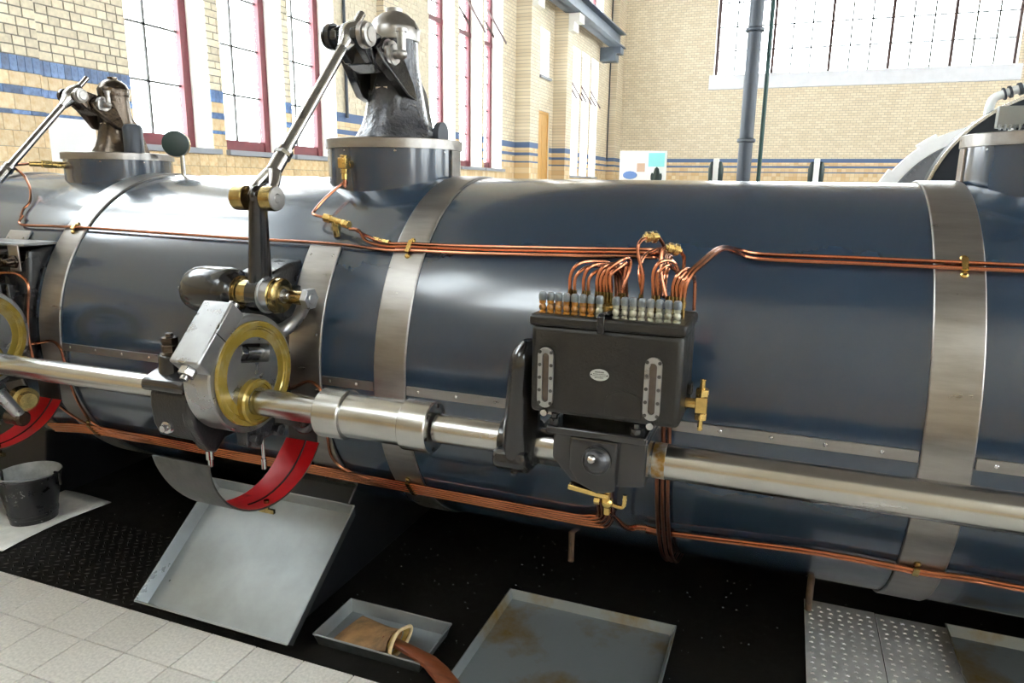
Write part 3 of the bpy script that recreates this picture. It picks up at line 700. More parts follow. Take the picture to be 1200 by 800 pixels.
# ---- rocking lever with drum, brass bush and upright arm
def rocker(dx, label):
    t = thing('rocking_lever', (-1.6+dx, 1.92, 1.23), label, 'lever', 'rocking levers')
    o = lambda x, dz=0: (x+dx, 1.92, 1.23+dz)
    MB().lathe(o(-1.95), (1, 0, 0), [(0, .04), (.006, .056), (.02, .069), (.045, .079), (.08, .083), (.19, .083), (.21, .076), (.225, .058)], 40).build('drum', 'gloss_black', t)
    MB().cyl(o(-1.995), o(-1.945), .008, n=10).build('drum_nipple', 'bright_steel', t)
    MB().lathe(o(-1.735), (1, 0, 0), [(0, .058), (.012, .058), (.014, .05), (.022, .05), (.024, .045), (.115, .045)], 32).build('bush', 'old_brass', t)
    mb = MB(); mb.lathe(o(-1.665), (1, 0, 0), [(0, .055), (.004, .060), (.052, .060), (.056, .055)], 32)
    mb.build('hub', 'gloss_black', t)
    mb = MB(); mb.lathe(o(-1.612), (1, 0, 0), [(0, .064), (.005, .064), (.007, .058), (.036, .058), (.038, .05)], 40); mb.build('end_sleeve', 'machined_steel', t)
    MB().lathe(o(-1.576), (1, 0, 0), [(0, .058), (.003, .061), (.006, .058), (.008, .053), (.011, .058), (.024, .058), (.028, .052), (.029, .03)], 40).build('end_bush', 'old_brass', t)
    mb = MB(); mb.lathe(o(-1.549), (1, 0, 0), [(0, .026), (.006, .025), (.007, .012), (.02, .011), (.022, .008)], 16); mb.build('end_screw', 'bright_steel', t)
    # arm
    p0, p1 = Vector(o(-1.64, .03)), Vector((-1.604+dx, 1.89, 1.555))
    mb = MB(); rows = []
    for k in range(9):
        q = k/8; p = p0.lerp(p1, q); hw = .044*(1-q)+.03*q; ht = .036*(1-q)+.026*q
        rows.append([p+V3(math.cos(a)*ht, math.sin(a)*hw, 0) for a in [2*math.pi*i/16 for i in range(17)]])
    mb.grid(rows); mb.ball(p1+V3(0, 0, 0), .034, 14, (.55, 1, 1)); mb.build('arm', 'gloss_black', t)
    for x0, x1 in ((-1.690, -1.642), (-1.574, -1.53)):
        mb = MB(); mb.lathe((x0+dx, 1.89, 1.548), (1, 0, 0), [(0, .037), (.003, .040), (x1-x0-.003, .040), (x1-x0, .037)], 24); mb.build('clevis_pin', 'old_brass', t)
    MB().lathe((-1.53+dx, 1.89, 1.548), (1, 0, 0), [(0, .039), (.004, .037), (.0045, .016), (.007, .013)], 24).build('pin_washer', 'band_steel', t)
    # bracket carrying the lever from the cylinder
    mb = MB(); mb.yz([(2.0, 1.18), (2.0, 1.29), (2.10, 1.315), (2.235, 1.325), (2.15, 1.17)], -1.80+dx, -1.655+dx); mb.build('bracket', 'cast_black', t, bevel=.014, seg=3)
    mb = MB(); mb.yz([(1.94, 1.16), (1.94, 1.19), (2.12, 1.24), (2.12, 1.07), (2.03, 1.08)], -1.9+dx, -1.62+dx); mb.build('bracket_web', 'cast_black', t, bevel=.01)
    return t
rocker(0, 'black drum lever with brass bush above the central eccentric')
rocker(-1.6, 'black drum lever behind the left eccentric at the photo edge')

# ---- cast bearing bracket left of the eccentric
def cradle(dx, label):
    t = thing('bearing_bracket', (-1.81+dx, 1.76, .77), label, 'bearing', 'shaft bearing brackets')
    X = lambda x: x+dx
    mb = MB(); mb.yz([(1.605, .952), (1.598, .97), (1.605, .99), (1.66, 1.01), (1.80, 1.03), (1.86, 1.02), (1.88, .995), (1.88, .952)], X(-1.862), X(-1.690)); mb.build('cap', 'gloss_black', t, bevel=.009, seg=3)
    mb = MB(); mb.yz([(1.622, .95), (1.618, .90), (1.624, .84), (1.645, .795), (1.70, .765), (1.88, .76), (1.90, .95)], X(-1.852), X(-1.692)); mb.build('body', 'olive_black', t, bevel=.012, seg=3)
    mb = MB(); mb.yz([(1.628, 1.0), (1.622, .95), (1.618, .88), (1.624, .84), (1.652, .785), (1.672, .755), (1.70, .735), (1.715, .745), (1.745, .772), (1.85, .775), (1.98, .79), (1.98, .83), (1.85, .80), (1.77, .81), (1.70, .845), (1.665, .89), (1.655, .95), (1.66, 1.0)], X(-1.722), X(-1.672)); mb.build('side_arm', 'cast_black', t, bevel=.008, seg=3)
    MB().box(X(-1.78), X(-1.50), 1.93, 2.075, .765, .845).build('beam', 'cast_black', t, bevel=.012)
    MB().cyl((X(-1.535), 2.08, .78), (X(-1.535), 1.96, .775), .055, .045, 20).build('boss', 'cast_steel', t, bevel=.008)
    mb = MB(); mb.cyl((X(-1.80), 1.672, .99), (X(-1.80), 1.672, 1.062), .040, .037, 24); mb.build('cap_boss', 'gloss_black', t, bevel=.006)
    mb = MB(); q = lambda z: (X(-1.80), 1.672, z); mb.lathe(q(1.06), (0, 0, 1), [(0, .034), (.006, .034), (.006, .028), (.030, .028), (.033, .024), (.035, .027), (.055, .027), (.058, .014), (.068, .013)], 6); mb.build('cap_nut', 'bronze_cast', t, bevel=.003)
    mb = MB(); mb.lathe((X(-1.79), 1.63, .832), (0, -1, 0), [(0, .022), (.012, .020), (.013, .012), (.028, .011)], 14); mb.build('grease_screw', 'bright_steel', t)
    mb = MB(); mb.cyl((X(-1.70), 1.70, .74), (X(-1.70), 1.70, .710), .013, n=12); mb.cyl((X(-1.70), 1.70, .712), (X(-1.70), 1.70, .685), .008, n=10); mb.build('drip_nozzle', 'bright_steel', t)
    return t
cradle(0, 'black cast bearing bracket with cap bolt left of the central eccentric')
cradle(-1.6, 'black cast bearing bracket left of the left edge eccentric')

# ---- red lined drip pans
def drip_pan(dx, label, ang0=0):
    t = thing('drip_pan', (-1.61+dx, 1.77, .6), label, 'drip pan', 'curved drip pans')
    rows_i, rows_o = [], []
    cy, cz = 1.77, .80
    n = 24
    for k in range(n+1):
        a = R(180+ (180+20)*k/n) if False else R(182+(332-182)*k/n)
        f_ = k/n; r = .272+.016*f_
        y, z = cy+math.cos(a)*r*1.0, cz+math.sin(a)*r*(.87)
        xl = -1.725+.075*f_+.035*math.sin(math.pi*min(1, f_*1.1)); xr = -1.508
        rows_o.append([(xl+dx, y, z), (xr+dx, y, z)])
        y2, z2 = cy+math.cos(a)*(r-.006), cz+math.sin(a)*(r*.87-.006)
        rows_i.append([(xl+dx, y2, z2), (xr+dx, y2, z2)])
    mb = MB(); mb.grid(rows_o); mb.grid(rows_i)
    ed = MB()
    o1 = [r[1] for r in rows_o]; i1 = [r[1] for r in rows_i]; o0 = [r[0] for r in rows_o]; i0 = [r[0] for r in rows_i]
    mb2 = MB(); mb2.grid(rows_i); mb2.build('red_lining', 'red_paint', t, label='bright red inner lining')
    mb1 = MB(); mb1.grid(rows_o); mb1.grid([o1, i1]); mb1.grid([o0, i0]); mb1.grid([rows_o[0], rows_i[0]]); mb1.grid([rows_o[-1], rows_i[-1]])
    mb1.build('shell', 'pan_grey', t)
    # rolled seam inside and drain cock below
    sm = MB(); sm.tube([(r[0][0]+.75*(r[1][0]-r[0][0])-.02, r[0][1], r[0][2]+.001) for r in rows_i[12:]], .0035, 6, 0); sm.build('seam', 'oil_and_shade_black', t)
    mb = MB(); mb.cyl((-1.53+dx, 1.755, .572), (-1.53+dx, 1.755, .53), .009, n=10); mb.box(-1.56+dx, -1.50+dx, 1.75, 1.76, .528, .542); mb.build('drain_cock', 'old_brass', t)
    mb = MB(); mb.box(-1.64+dx, -1.52+dx, 2.02, 2.03, .66, .80); mb.build('hanger', 'foot_black', t, smooth=False, bevel=.002)
    return t
drip_pan(0, 'curved drip pan with red lining under the central eccentric')
drip_pan(-1.3, 'curved red lined drip pan at the left edge above the bucket')

# ================================================================== LUBRICATOR
t = lub = thing('lubricator', (-.38, 1.73, 1.04), 'black box oil lubricator with two glass gauges and copper feeds on top', 'lubricator')
BX0, BX1, BY0, BY1, BZ0, BZ1 = -.567, -.197, 1.62, 1.83, 1.045, 1.268
MB().box(BX0, BX1, BY0, BY1, BZ0, BZ1).build('tank', 'olive_black', t, bevel=.014, seg=3)
MB().box(BX0-.004, BX1+.004, BY0-.005, BY1+.004, BZ1-.002, BZ1+.026).build('lid', 'olive_black', t, bevel=.007, seg=2)
mb = MB(); mb.obox((-.392, BY0-.002, BZ1+.012), (.009, 0, 0), (0, .006, 0), (0, 0, .022)); mb.obox((-.38, 1.655, BZ1+.035), (.01, 0, .004), (.012, .03, 0), (0, 0, .006)); mb.build('lid_latch', 'gloss_black', t, bevel=.003)
# sight gauges
for x in (-.525, -.262):
    mb = MB()
    def stad(hw, z0, z1, n=10):
        return [(hw*math.cos(a), z1-hw+hw*math.sin(a)) for a in [math.pi*i/n for i in range(n+1)]]+[(hw*math.cos(a), z0+hw+hw*math.sin(a)) for a in [math.pi+math.pi*i/n for i in range(n+1)]]
    z0, z1 = 1.062, 1.215
    o_, i_ = [], []
    a_ = stad(.020, z0, z1); b_ = stad(.0085, z0+.014, z1-.014); n = len(a_)
    # flat rounded bezel with a slot
    Q = lambda p, y: (x+p[0], y, p[1])
    mb.grid([[Q(p, BY0-.001) for p in a_+a_[:1]], [Q(p, BY0-.009) for p in a_+a_[:1]], [Q(p, BY0-.009) for p in b_+b_[:1]], [Q(p, BY0-.001) for p in b_+b_[:1]]])
    g_ = mb.build('gauge_frame', 'machined_steel', t)
    MB().prism(b_, (x, BY0-.0005, 0), (1, 0, 0), (0, 0, 1), (0, -.002, 0)).build('gauge_glass', 'dark_slot', g_, smooth=False)
    for k in range(5):
        for sx in (-.0145, .0145):
            s_ = MB(); s_.lathe((x+sx, BY0-.0085, z0+.012+k*(z1-z0-.024)/4), (0, -1, 0), [(0, .0045), (.002, .0045), (.0026, .003)], 8); s_.build('gauge_screw', 'pan_grey', g_)
    mb = MB(); mb.cyl((x, BY0-.002, z0-.012), (x, BY0-.016, z0-.012), .0085, n=14); mb.build('drain_screw', 'bright_steel', t)
# oval nameplate with lines of worn, unreadable print
mb = MB(); el = [(.0235*math.cos(2*math.pi*i/28), .0145*math.sin(2*math.pi*i/28)) for i in range(28)]
npx, npz = -.391, 1.158
np_ = mb.prism(el, (npx, BY0+.001, npz), (1, 0, 0), (0, 0, 1), (0, -.003, 0)).build('nameplate', 'nameplate', t, smooth=False, bevel=.0008)
pr = MB(); rr = random.Random(3)
for zz, hw, hh in ((.0072, .011, .0017), (.0022, .015, .0010), (-.0022, .016, .0009), (-.0066, .011, .0012)):
    xx = -hw
    while xx < hw:
        wd = rr.uniform(.001, .0022); pr.box(npx+xx, npx+xx+wd, BY0-.0024, BY0-.002, npz+zz-hh, npz+zz+hh); xx += wd+.0009
pr.build('worn_print', 'pan_grey', np_, smooth=False)
for sx in (-.0195, .0195): MB().cyl((npx+sx, BY0-.001, npz), (npx+sx, BY0-.0035, npz), .0018, n=8).build('plate_pin', 'oil_and_shade_black', np_)
# cast swelling low on the front
mb = MB(); ar = [(-.045, 0), (-.045, .035)]+[(.045*math.cos(a)*1.0, .035+.03*math.sin(a)) for a in [math.pi-math.pi*i/8 for i in range(9)]]+[(.045, 0)]
mb.prism(ar, (-.33, BY0+.001, 1.06), (1, 0, 0), (0, 0, 1), (0, -.004, 0)).build('front_boss', 'olive_black', t, bevel=.002)
# sixteen sight feed valves in a row along the front of the lid
fx = [-.548+.0205*i for i in range(8)]+[-.364+.0205*i for i in range(8)]
for k, x in enumerate(fx):
    amber = k < 7
    y = 1.648
    mb = MB(); mb.lathe((x, y, BZ1+.024), (0, 0, 1), [(0, .009), (.006, .009), (.009, .0065), (.012, .0085), (.018, .0095), (.023, .0075), (.025, .006), (.026, .0085), (.036, .0085)], 12)
    v = mb.build('feed_valve', 'glass_amber' if amber else 'glass_clear', t, label='amber stained sight feed' if amber else None)
    mb = MB(); mb.lathe((x, y, BZ1+.058), (0, 0, 1), [(0, .0092), (.002, .0098), (.014, .0098), (.019, .007), (.0205, .002)], 12); mb.build('feed_cap', 'grey_cap', v)
for x in (-.392, -.372): MB().box(x-.011, x+.009, 1.662, 1.70, BZ1+.034, BZ1+.05).build('brass_block', 'brass', t, bevel=.002)
# second row of sockets behind, where the pipes enter
for x in (-.497, -.485, -.461, -.450, -.428, -.419, -.410, -.402, -.393, -.370, -.361, -.318, -.287, -.277, -.252, -.243, -.234, -.226, -.217):
    mb = MB(); mb.lathe((x, 1.712, BZ1+.022), (0, 0, 1), [(0, .0055), (.030, .0055), (.030, .0078), (.046, .0078), (.046, .006), (.056, .006)], 10); mb.build('pipe_socket', 'old_brass', t)
PR = .0058
def feed(pts, m='copper', r=.0046): return MB().tube(pts, r, 8, 5).build('feed_pipe', m, t)
for k in range(2):
    q = .012*k
    feed([(-.497+q, 1.712, 1.33), (-.498+q, 1.712, 1.375-.5*q), (-.490+q, 1.715, 1.400-q), (-.472+q, 1.73, 1.414-q), (-.440, 1.77, 1.414-q), (-.418-q, 1.80, 1.405-q), (-.408-q, 1.82, 1.37), (-.405-q, 1.83, 1.30)])
    feed([(-.461+q, 1.712, 1.33), (-.463+q, 1.712, 1.372-.5*q), (-.455+q, 1.715, 1.398-q), (-.438+q, 1.73, 1.410-q), (-.410, 1.765, 1.410-q), (-.392-q, 1.79, 1.400-q), (-.385-q, 1.81, 1.37), (-.382-q, 1.82, 1.30)])
for k in range(3):
    q = .009*k
    feed([(-.428+q, 1.712, 1.33), (-.429+q, 1.712, 1.372), (-.423+q, 1.715, 1.396-.4*q), (-.410+q, 1.725, 1.410-.5*q), (-.390, 1.75, 1.413-.5*q), (-.376-q*.5, 1.775, 1.40-q), (-.372-q*.5, 1.79, 1.36), (-.370-q*.5, 1.80, 1.30)])
for k in range(2):
    q = .009*k
    feed([(-.402+q, 1.712, 1.33), (-.406+q, 1.712, 1.378), (-.401+q, 1.715, 1.402-q), (-.382+q, 1.73, 1.419-q), (-.366, 1.745, 1.428-1.3*q), (-.358-q, 1.757, 1.420-1.3*q), (-.359-q, 1.752, 1.395), (-.366-q*.4, 1.735, 1.365), (-.370+q, 1.712, 1.33)])
feed([(-.318, 1.712, 1.33), (-.316, 1.712, 1.385), (-.322, 1.714, 1.412), (-.331, 1.718, 1.44), (-.333, 1.722, 1.462), (-.328, 1.735, 1.475), (-.320, 1.75, 1.478)])
feed([(-.298, 1.775, 1.482), (-.288, 1.79, 1.468), (-.284, 1.80, 1.452), (-.300, 1.795, 1.449), (-.322, 1.77, 1.437), (-.330, 1.745, 1.415), (-.325, 1.72, 1.385), (-.318, 1.72, 1.35)])
for k in range(2):
    q = .010*k
    feed([(-.287+q, 1.712, 1.33), (-.292+q, 1.712, 1.39), (-.286+q, 1.715, 1.416-q), (-.272+q, 1.725, 1.428-q), (-.254, 1.75, 1.425-1.5*q), (-.243, 1.77, 1.405-q), (-.238-q, 1.79, 1.36), (-.236, 1.80, 1.30)])
feed([(-.252, 1.712, 1.33), (-.262, 1.715, 1.355), (-.274, 1.725, 1.395), (-.279, 1.735, 1.43), (-.278, 1.745, 1.452), (-.270, 1.755, 1.458)])
feed([(-.238, 1.772, 1.447), (-.231, 1.785, 1.43), (-.231, 1.785, 1.39), (-.229, 1.77, 1.345), (-.228, 1.765, 1.29)])
for k in range(3):
    q = .009*k
    feed([(-.243+q, 1.712, 1.33), (-.243+q, 1.712, 1.372), (-.235+q, 1.716, 1.396-.3*q), (-.222+.6*q, 1.735, 1.409-.6*q), (-.208, 1.77, 1.402-.8*q), (-.203, 1.80, 1.37), (-.202, 1.815, 1.30)])
for (x, y, z), d in (((-.310, 1.762, 1.481), (.85, .5, .02)), ((-.255, 1.763, 1.454), (.9, .4, -.28))):     # brass unions on the loops
    d = Vector(d).normalized(); o = Vector((x, y, z))
    mb = MB(); mb.lathe(o-d*.02, d, [(0, .008), (.006, .008), (.006, .0135), (.017, .0135), (.017, .010), (.022, .010), (.022, .015), (.033, .015), (.033, .008), (.04, .008)], 8); mb.build('pipe_union', 'brass', t, bevel=.001)
# side brass valve on the right
mb = MB(); y = 1.72; mb.cyl((BX1-.002, y, 1.085), (-.165, y, 1.085), .013, n=14); mb.obox((-.158, y, 1.085), (.014, 0, 0), (0, .014, 0), (0, 0, .020)); mb.cyl((-.158, y, 1.10), (-.158, y, 1.148), .0065, n=12); mb.cyl((-.158, y, 1.07), (-.158, y, 1.018), .0065, n=12); mb.nut((-.158, y, 1.106), (-.158, y, 1.124), .017); mb.nut((-.158, y, 1.064), (-.158, y, 1.046), .016)
mb.build('side_valve', 'brass', t, bevel=.0015)
mb = MB(); mb.box(BX1, BX1+.012, 1.735, 1.76, 1.10, 1.13); mb.build('side_lug', 'olive_black', t, bevel=.003)

# ---- bearing that carries the lubricator
t = thing('lubricator_bearing', (-.39, 1.76, .86), 'black cast shaft bearing with round front knob under the lubricator', 'bearing')
MB().box(-.525, -.272, 1.625, 1.88, .990, 1.012).build('top_plate', 'gloss_black', t, bevel=.006)
mb = MB(); mb.box(-.505, -.29, 1.70, 1.84, 1.01, 1.05); mb.build('riser', 'gloss_black', t, bevel=.006)
mb = MB(); mb.prism([(-.125, .99), (-.125, .915), (-.075, .86), (.0, .838), (.04, .845), (.04, .86), (.115, .87), (.118, .99)], (-.39, 1.655, 0), (1, 0, 0), (0, 0, 1), (0, .22, 0)); mb.build('housing', 'gloss_black', t, bevel=.010, seg=3)
mb = MB(); mb.prism([(-.075, .99), (-.075, .90), (-.05, .865), (.0, .845), (.045, .855), (.05, .99)], (-.39, 1.632, 0), (1, 0, 0), (0, 0, 1), (0, .05, 0)); mb.build('front_cap', 'gloss_black', t, bevel=.008, seg=3)
mb = MB(); mb.lathe((-.392, 1.635, .935), (0, -1, .12), [(0, .036), (.012, .036), (.018, .031), (.02, .026)], 28); mb.build('knob_base', 'cast_black', t)
mb = MB(); mb.lathe((-.392, 1.617, .938), (0, -1, .12), [(0, .029), (.006, .030), (.014, .024), (.018, .012)], 28); mb.build('knob', 'cast_steel', t)
mb = MB(); mb.ball((-.396, 1.593, .952), .012, 12); mb.build('oil_nipple', 'bright_steel', t)
for x, y in ((-.508, 1.645), (-.30, 1.645), (-.51, 1.86), (-.29, 1.86)):
    mb = MB(); mb.nut((x, y, 1.01), (x, y, 1.028), .014); mb.cyl((x, y, 1.02), (x, y, 1.042), .008, n=10); mb.build('plate_nut', 'gloss_black', t, bevel=.002)
MB().box(-.64, -.30, 1.84, 2.07, .845, .90).build('support_arm', 'cast_black', t, bevel=.01)
mb = MB(); mb.cyl((-.66, 1.80, .868), (-.40, 1.80, .868), .036, n=24); mb.build('cross_tube', 'cast_black', t)
mb = MB(); mb.obox((-.425, 1.70, .822), (.055, 0, -.006), (0, .014, 0), (.001, 0, .007)); mb.build('pipe_clip', 'brass', t, bevel=.002)
mb = MB(); mb.ball((-.375, 1.70, .797), .017, 14); mb.cyl((-.375, 1.70, .80), (-.375, 1.70, .84), .009, n=12); mb.cyl((-.375, 1.70, .79), (-.375, 1.70, .765), .010, n=12); mb.tube([(-.375, 1.70, .797), (-.345, 1.70, .79), (-.332, 1.70, .795), (-.330, 1.70, .825)], .006, 8); mb.nut((-.395, 1.70, .797), (-.41, 1.70, .797), .010); mb.build('drain_cock', 'brass', t)
# ---- drive lever of the lubricator, clamped on the shaft
t = thing('drive_lever', (-.62, 1.72, .86), 'black rounded upright drive lever on the shaft left of the lubricator', 'lever')
mb = MB(); rows = []
for k in range(15):
    q = k/14; z = .89+.318*q; w_ = (.066-.012*q)*(1 if q < .80 else math.sqrt(max(.02, 1-((q-.80)/.21)**2)))
    yc = 1.735-.03*q; xc = -.632+.026*q
    rows.append([(xc+math.cos(a)*w_*.72, yc+math.sin(a)*w_*1.2, z) for a in [2*math.pi*i/24 for i in range(25)]])
mb.grid(rows); mb.add([p for p in rows[-1][:-1]], [tuple(range(24))]); mb.build('arm', 'gloss_black', t)
mb = MB(); mb.lathe((-.688, SY, SZ-.0), (1, 0, 0), [(0, .062), (.006, .068), (.094, .068), (.10, .062)], 36); mb.build('clamp', 'gloss_black', t)
mb = MB(); mb.yz([(1.66, .91), (1.655, .87), (1.69, .842), (1.75, .835), (1.83, .85), (1.84, .91)], -.686, -.592); mb.build('clamp_foot', 'gloss_black', t, bevel=.01)
mb = MB(); mb.ball((-.635, 1.70, .838), .012, 8); mb.build('oil_nipple', 'gloss_black', t)

# ================================================================== COPPER PIPES
def pipe(pts, label, group=None, r=PR, m='copper', name='copper_pipe', sm=5):
    o = MB().tube(pts, r, 8, sm).build(name, m); return tag(o, label, 'pipe', group)
rp = RC+.013
# top run
for k, nm in enumerate(('uppermost', 'middle', 'lowest')):
    da = (1.15, 0, -1.15)[k]; rr = rp+(.002, .005, .002)[k]
    pts = [cp(x, a+da, rr) for x, a in ((-1.30, 39.6), (-1.231, 39.9), (-1.012, 40.0), (-.80, 40.5), (-.60, 41.0), (-.43, 41.5))]
    if k == 0: pts = [cp(-1.455, 43.8, rr+.02), cp(-1.40, 42.2, rr+.012), cp(-1.35, 41.2, rr+.004)]+pts
    if k == 1: pts = [cp(-1.47, 43.2, rr+.03), cp(-1.425, 42.5, rr+.035), cp(-1.39, 40.2, rr+.012)]+pts
    if k == 2: pts = [cp(-3.225, 45.5, rr), cp(-3.215, 42.2, rr), cp(-3.16, 41.2, rr), cp(-3.0, 41.3, rr), cp(-2.80, 41.3, rr), cp(-2.41, 40.7, rr), cp(-1.95, 40.1, rr), cp(-1.69, 39.9, rr), cp(-1.51, 39.6, rr), cp(-1.395, 38.9, rr)]+pts
    pts += [cp(-.36, 41.5+da, rr), (-.31+.012*k, 2.03-.05*k, 1.42), (-.30+.01*k, 1.93-.03*k, 1.40), (-.305+.01*k, 1.86, 1.37), (-.30+.012*k, 1.80, 1.33)]
    pipe(pts, nm+' of the three copper pipes running along the cylinder to the lubricator', 'upper copper run')
for k in range(2):
    da = (.75, -.75)[k]
    pts = [(-.226+.009*k, 1.712, 1.33), (-.222+.009*k, 1.714, 1.375), (-.210+.009*k, 1.735, 1.402), (-.193+.012*k, 1.80, 1.422), (-.172+.012*k, 1.92, 1.442), (-.155+.008*k, 2.04, 1.443-.008*k), cp(-.125+.006*k, 42.4+da, rp+.012), cp(-.06, 42.1+da, rp+.002)]+[cp(x, 42.2+da, rp+.002) for x in (.18, .38, .452, .59, 1.2, 2.5)]
    pipe(pts, ('upper', 'lower')[k]+' of the two copper pipes leaving the lubricator to the right', 'right copper run')
def clip(x, a, h, label, m='brass', rr=rp):
    t = thing('pipe_clip', cp(x, a, RC), label, 'clip', 'brass pipe clips')
    arc_patch(x-.008, x+.008, a-h, a+h, rr+.006, rr+.012, 6).build('strap', m, t)
    for s_ in (-1, 1):
        p = Vector(cp(x, a+s_*(h+.6), RC+.003)); d = rad(p); MB().lathe(p, d, [(0, .010), (.010, .010), (.014, .006)], 10).build('clip_screw', m, t)
clip(-1.225, 39.8, 2.0, 'brass clip holding the copper pipes on the middle steel band'); clip(.452, 42.2, 1.6, 'brass clip holding the copper pipes on the right steel band')
clip(-2.86, 41.3, 1.0, 'small clip on the left steel band holding a single copper pipe')
# oil line from the main pedestal
t = thing('oil_check_valve', (-1.64, 2.46, 1.66), 'brass check valve on the front of the middle blue pedestal', 'valve')
mb = MB(); mb.cyl((-1.635, 2.475, 1.672), (-1.635, 2.435, 1.672), .017, n=14); mb.obox((-1.635, 2.43, 1.675), (.018, 0, 0), (0, .018, 0), (0, 0, .02)); mb.build('body', 'brass', t, bevel=.002)
mb = MB(); mb.nut((-1.635, 2.43, 1.655), (-1.635, 2.43, 1.635), .016); mb.cyl((-1.635, 2.43, 1.64), (-1.635, 2.43, 1.612), .012, n=12); mb.build('nut', 'brass', t, bevel=.0015)
MB().nut((-1.635, 2.43, 1.694), (-1.635, 2.43, 1.706), .016).build('cap_nut', 'brass', t, bevel=.0015)
pipe([(-1.635, 2.43, 1.63), (-1.635, 2.43, 1.585), cp(-1.645, 66, rp+.03), cp(-1.66, 56, rp+.03), cp(-1.668, 50, rp+.03), cp(-1.65, 48, rp+.035), cp(-1.60, 47.2, rp+.035)], 'bent pale copper oil line from the middle pedestal valve to the brass tee')
t = thing('brass_tee', cp(-1.55, 46, RC+.03), 'brass pipe tee on the blue cylinder below the middle pedestal', 'fitting')
p0, p1 = Vector(cp(-1.60, 47.2, rp+.035)), Vector(cp(-1.48, 44.6, rp+.035)); d = (p1-p0)
mb = MB(); mb.nut(p0, p0+d*.25, .017); mb.cyl(p0+d*.2, p0+d*.8, .013, n=12); mb.nut(p0+d*.75, p1, .016); mb.build('body', 'brass', t, bevel=.0015)
mb = MB(); q0 = Vector(cp(-1.55, 46, rp+.035)); q1 = Vector(cp(-1.55, 43.5, RC)); mb.cyl(q0, q1, .014, n=12); mb.nut(q0.lerp(q1, .3), q0.lerp(q1, .6), .018); mb.build('branch', 'old_brass', t)
q0, q1 = Vector(cp(-1.375, 41.9, rp+.006)), Vector(cp(-1.31, 40.9, rp+.004))
mb = MB(); mb.nut(q0, q0.lerp(q1, .35), .010); mb.cyl(q0, q1, .008, n=10); mb.nut(q0.lerp(q1, .6), q1, .010); tag(mb.build('pipe_union', 'brass', None), 'small brass union in the uppermost copper pipe', 'fitting')
# oil line of the left pedestal
t = thing('oil_check_valve', (-3.33, 2.55, 1.66), 'brass check valve on the left blue pedestal', 'valve')
mb = MB(); mb.cyl((-3.34, 2.56, 1.665), (-3.37, 2.50, 1.668), .016, n=12); mb.nut((-3.36, 2.52, 1.667), (-3.38, 2.48, 1.669), .02); mb.cyl((-3.375, 2.49, 1.668), (-3.41, 2.44, 1.668), .012, n=12); mb.build('body', 'brass', t, bevel=.0015)
pipe([(-3.41, 2.44, 1.668), (-3.43, 2.38, 1.655), cp(-3.42, 64, rp+.05), cp(-3.33, 59, rp+.02), cp(-3.27, 53, rp), cp(-3.262, 49, rp), cp(-3.235, 45, rp)], 'pale copper oil line curving down from the left pedestal valve')
# lower bundle of five
for k in range(5):
    da = 2.4-1.25*k
    pts = [cp(x, a+da, rp+.004) for x, a in ((-3.166, -41), (-2.87, -37.0), (-2.47, -36.5), (-2.1, -36.8), (-1.643, -36.4), (-1.232, -37.1), (-.955, -37.4), (-.70, -37.6))]
    e = -.56+.0*k
    pts += [cp(-.575+.012*k, -37.4+da, rp+.004), cp(-.52+.013*k-.012, -36.2+da*.9, rp+.004), cp(-.492+.013*k-.012, -33, rp+.004), cp(-.486+.013*k-.012, -27, rp+.01), (-.472+.0135*k, 1.9, .80), (-.462+.0145*k, 1.73, .84)]
    pipe(pts, ('topmost', 'second from the top', 'middle one', 'fourth from the top', 'lowest')[k]+' of the five copper pipes along the lower cylinder', 'lower copper run')
for k in range(2):
    da = (.7, -.7)[k]
    pts = [(-.375, 1.70+.01*k, .772), (-.370, 1.74, .745), cp(-.40, -33.5+da, rp+.03), cp(-.36, -35.2+da, rp+.006)]+[cp(x, a+da, rp+.003) for x, a in ((-.284, -36.2), (-.148, -35.2), (.138, -32.8), (.311, -32.6), (.446, -33.1), (.568, -32.3), (.8, -32.5), (2.4, -32.5))]
    pipe(pts, ('upper', 'lower')[k]+' of two copper pipes running low to the right from the drain cock', 'lower right copper run')
mb = MB(); p0, p1 = Vector(cp(-.345, -35.6, rp+.006)), Vector(cp(-.30, -36.2, rp+.006)); mb.nut(p0, p1, .013); tag(mb.build('pipe_union', 'dull_copper'), 'copper union right of the drain cock under the lubricator', 'fitting')
for k in range(3):
    x = -.302+.0165*k; pipe([(x, 1.83, 1.06), (x, 1.90, .99), (x, 1.99, .93)]+[cp(x, a, rp+.02) for a in (-6, -16, -26, -40, -52, -66, -80)], ('left', 'middle', 'right')[k]+' of three upright copper pipes behind the shaft right of the bearing', 'upright copper run', r=.0062, m='dull_copper')
clip(-1.225, -37.3, 3.4, 'clip holding the lower copper pipes on the middle steel band', 'old_brass'); clip(.43, -32.8, 1.4, 'clip holding the low copper pipes on the right steel band', 'old_brass'); clip(-2.84, -36.8, 3.4, 'clip holding the lower copper pipes below the left steel band', 'old_brass')
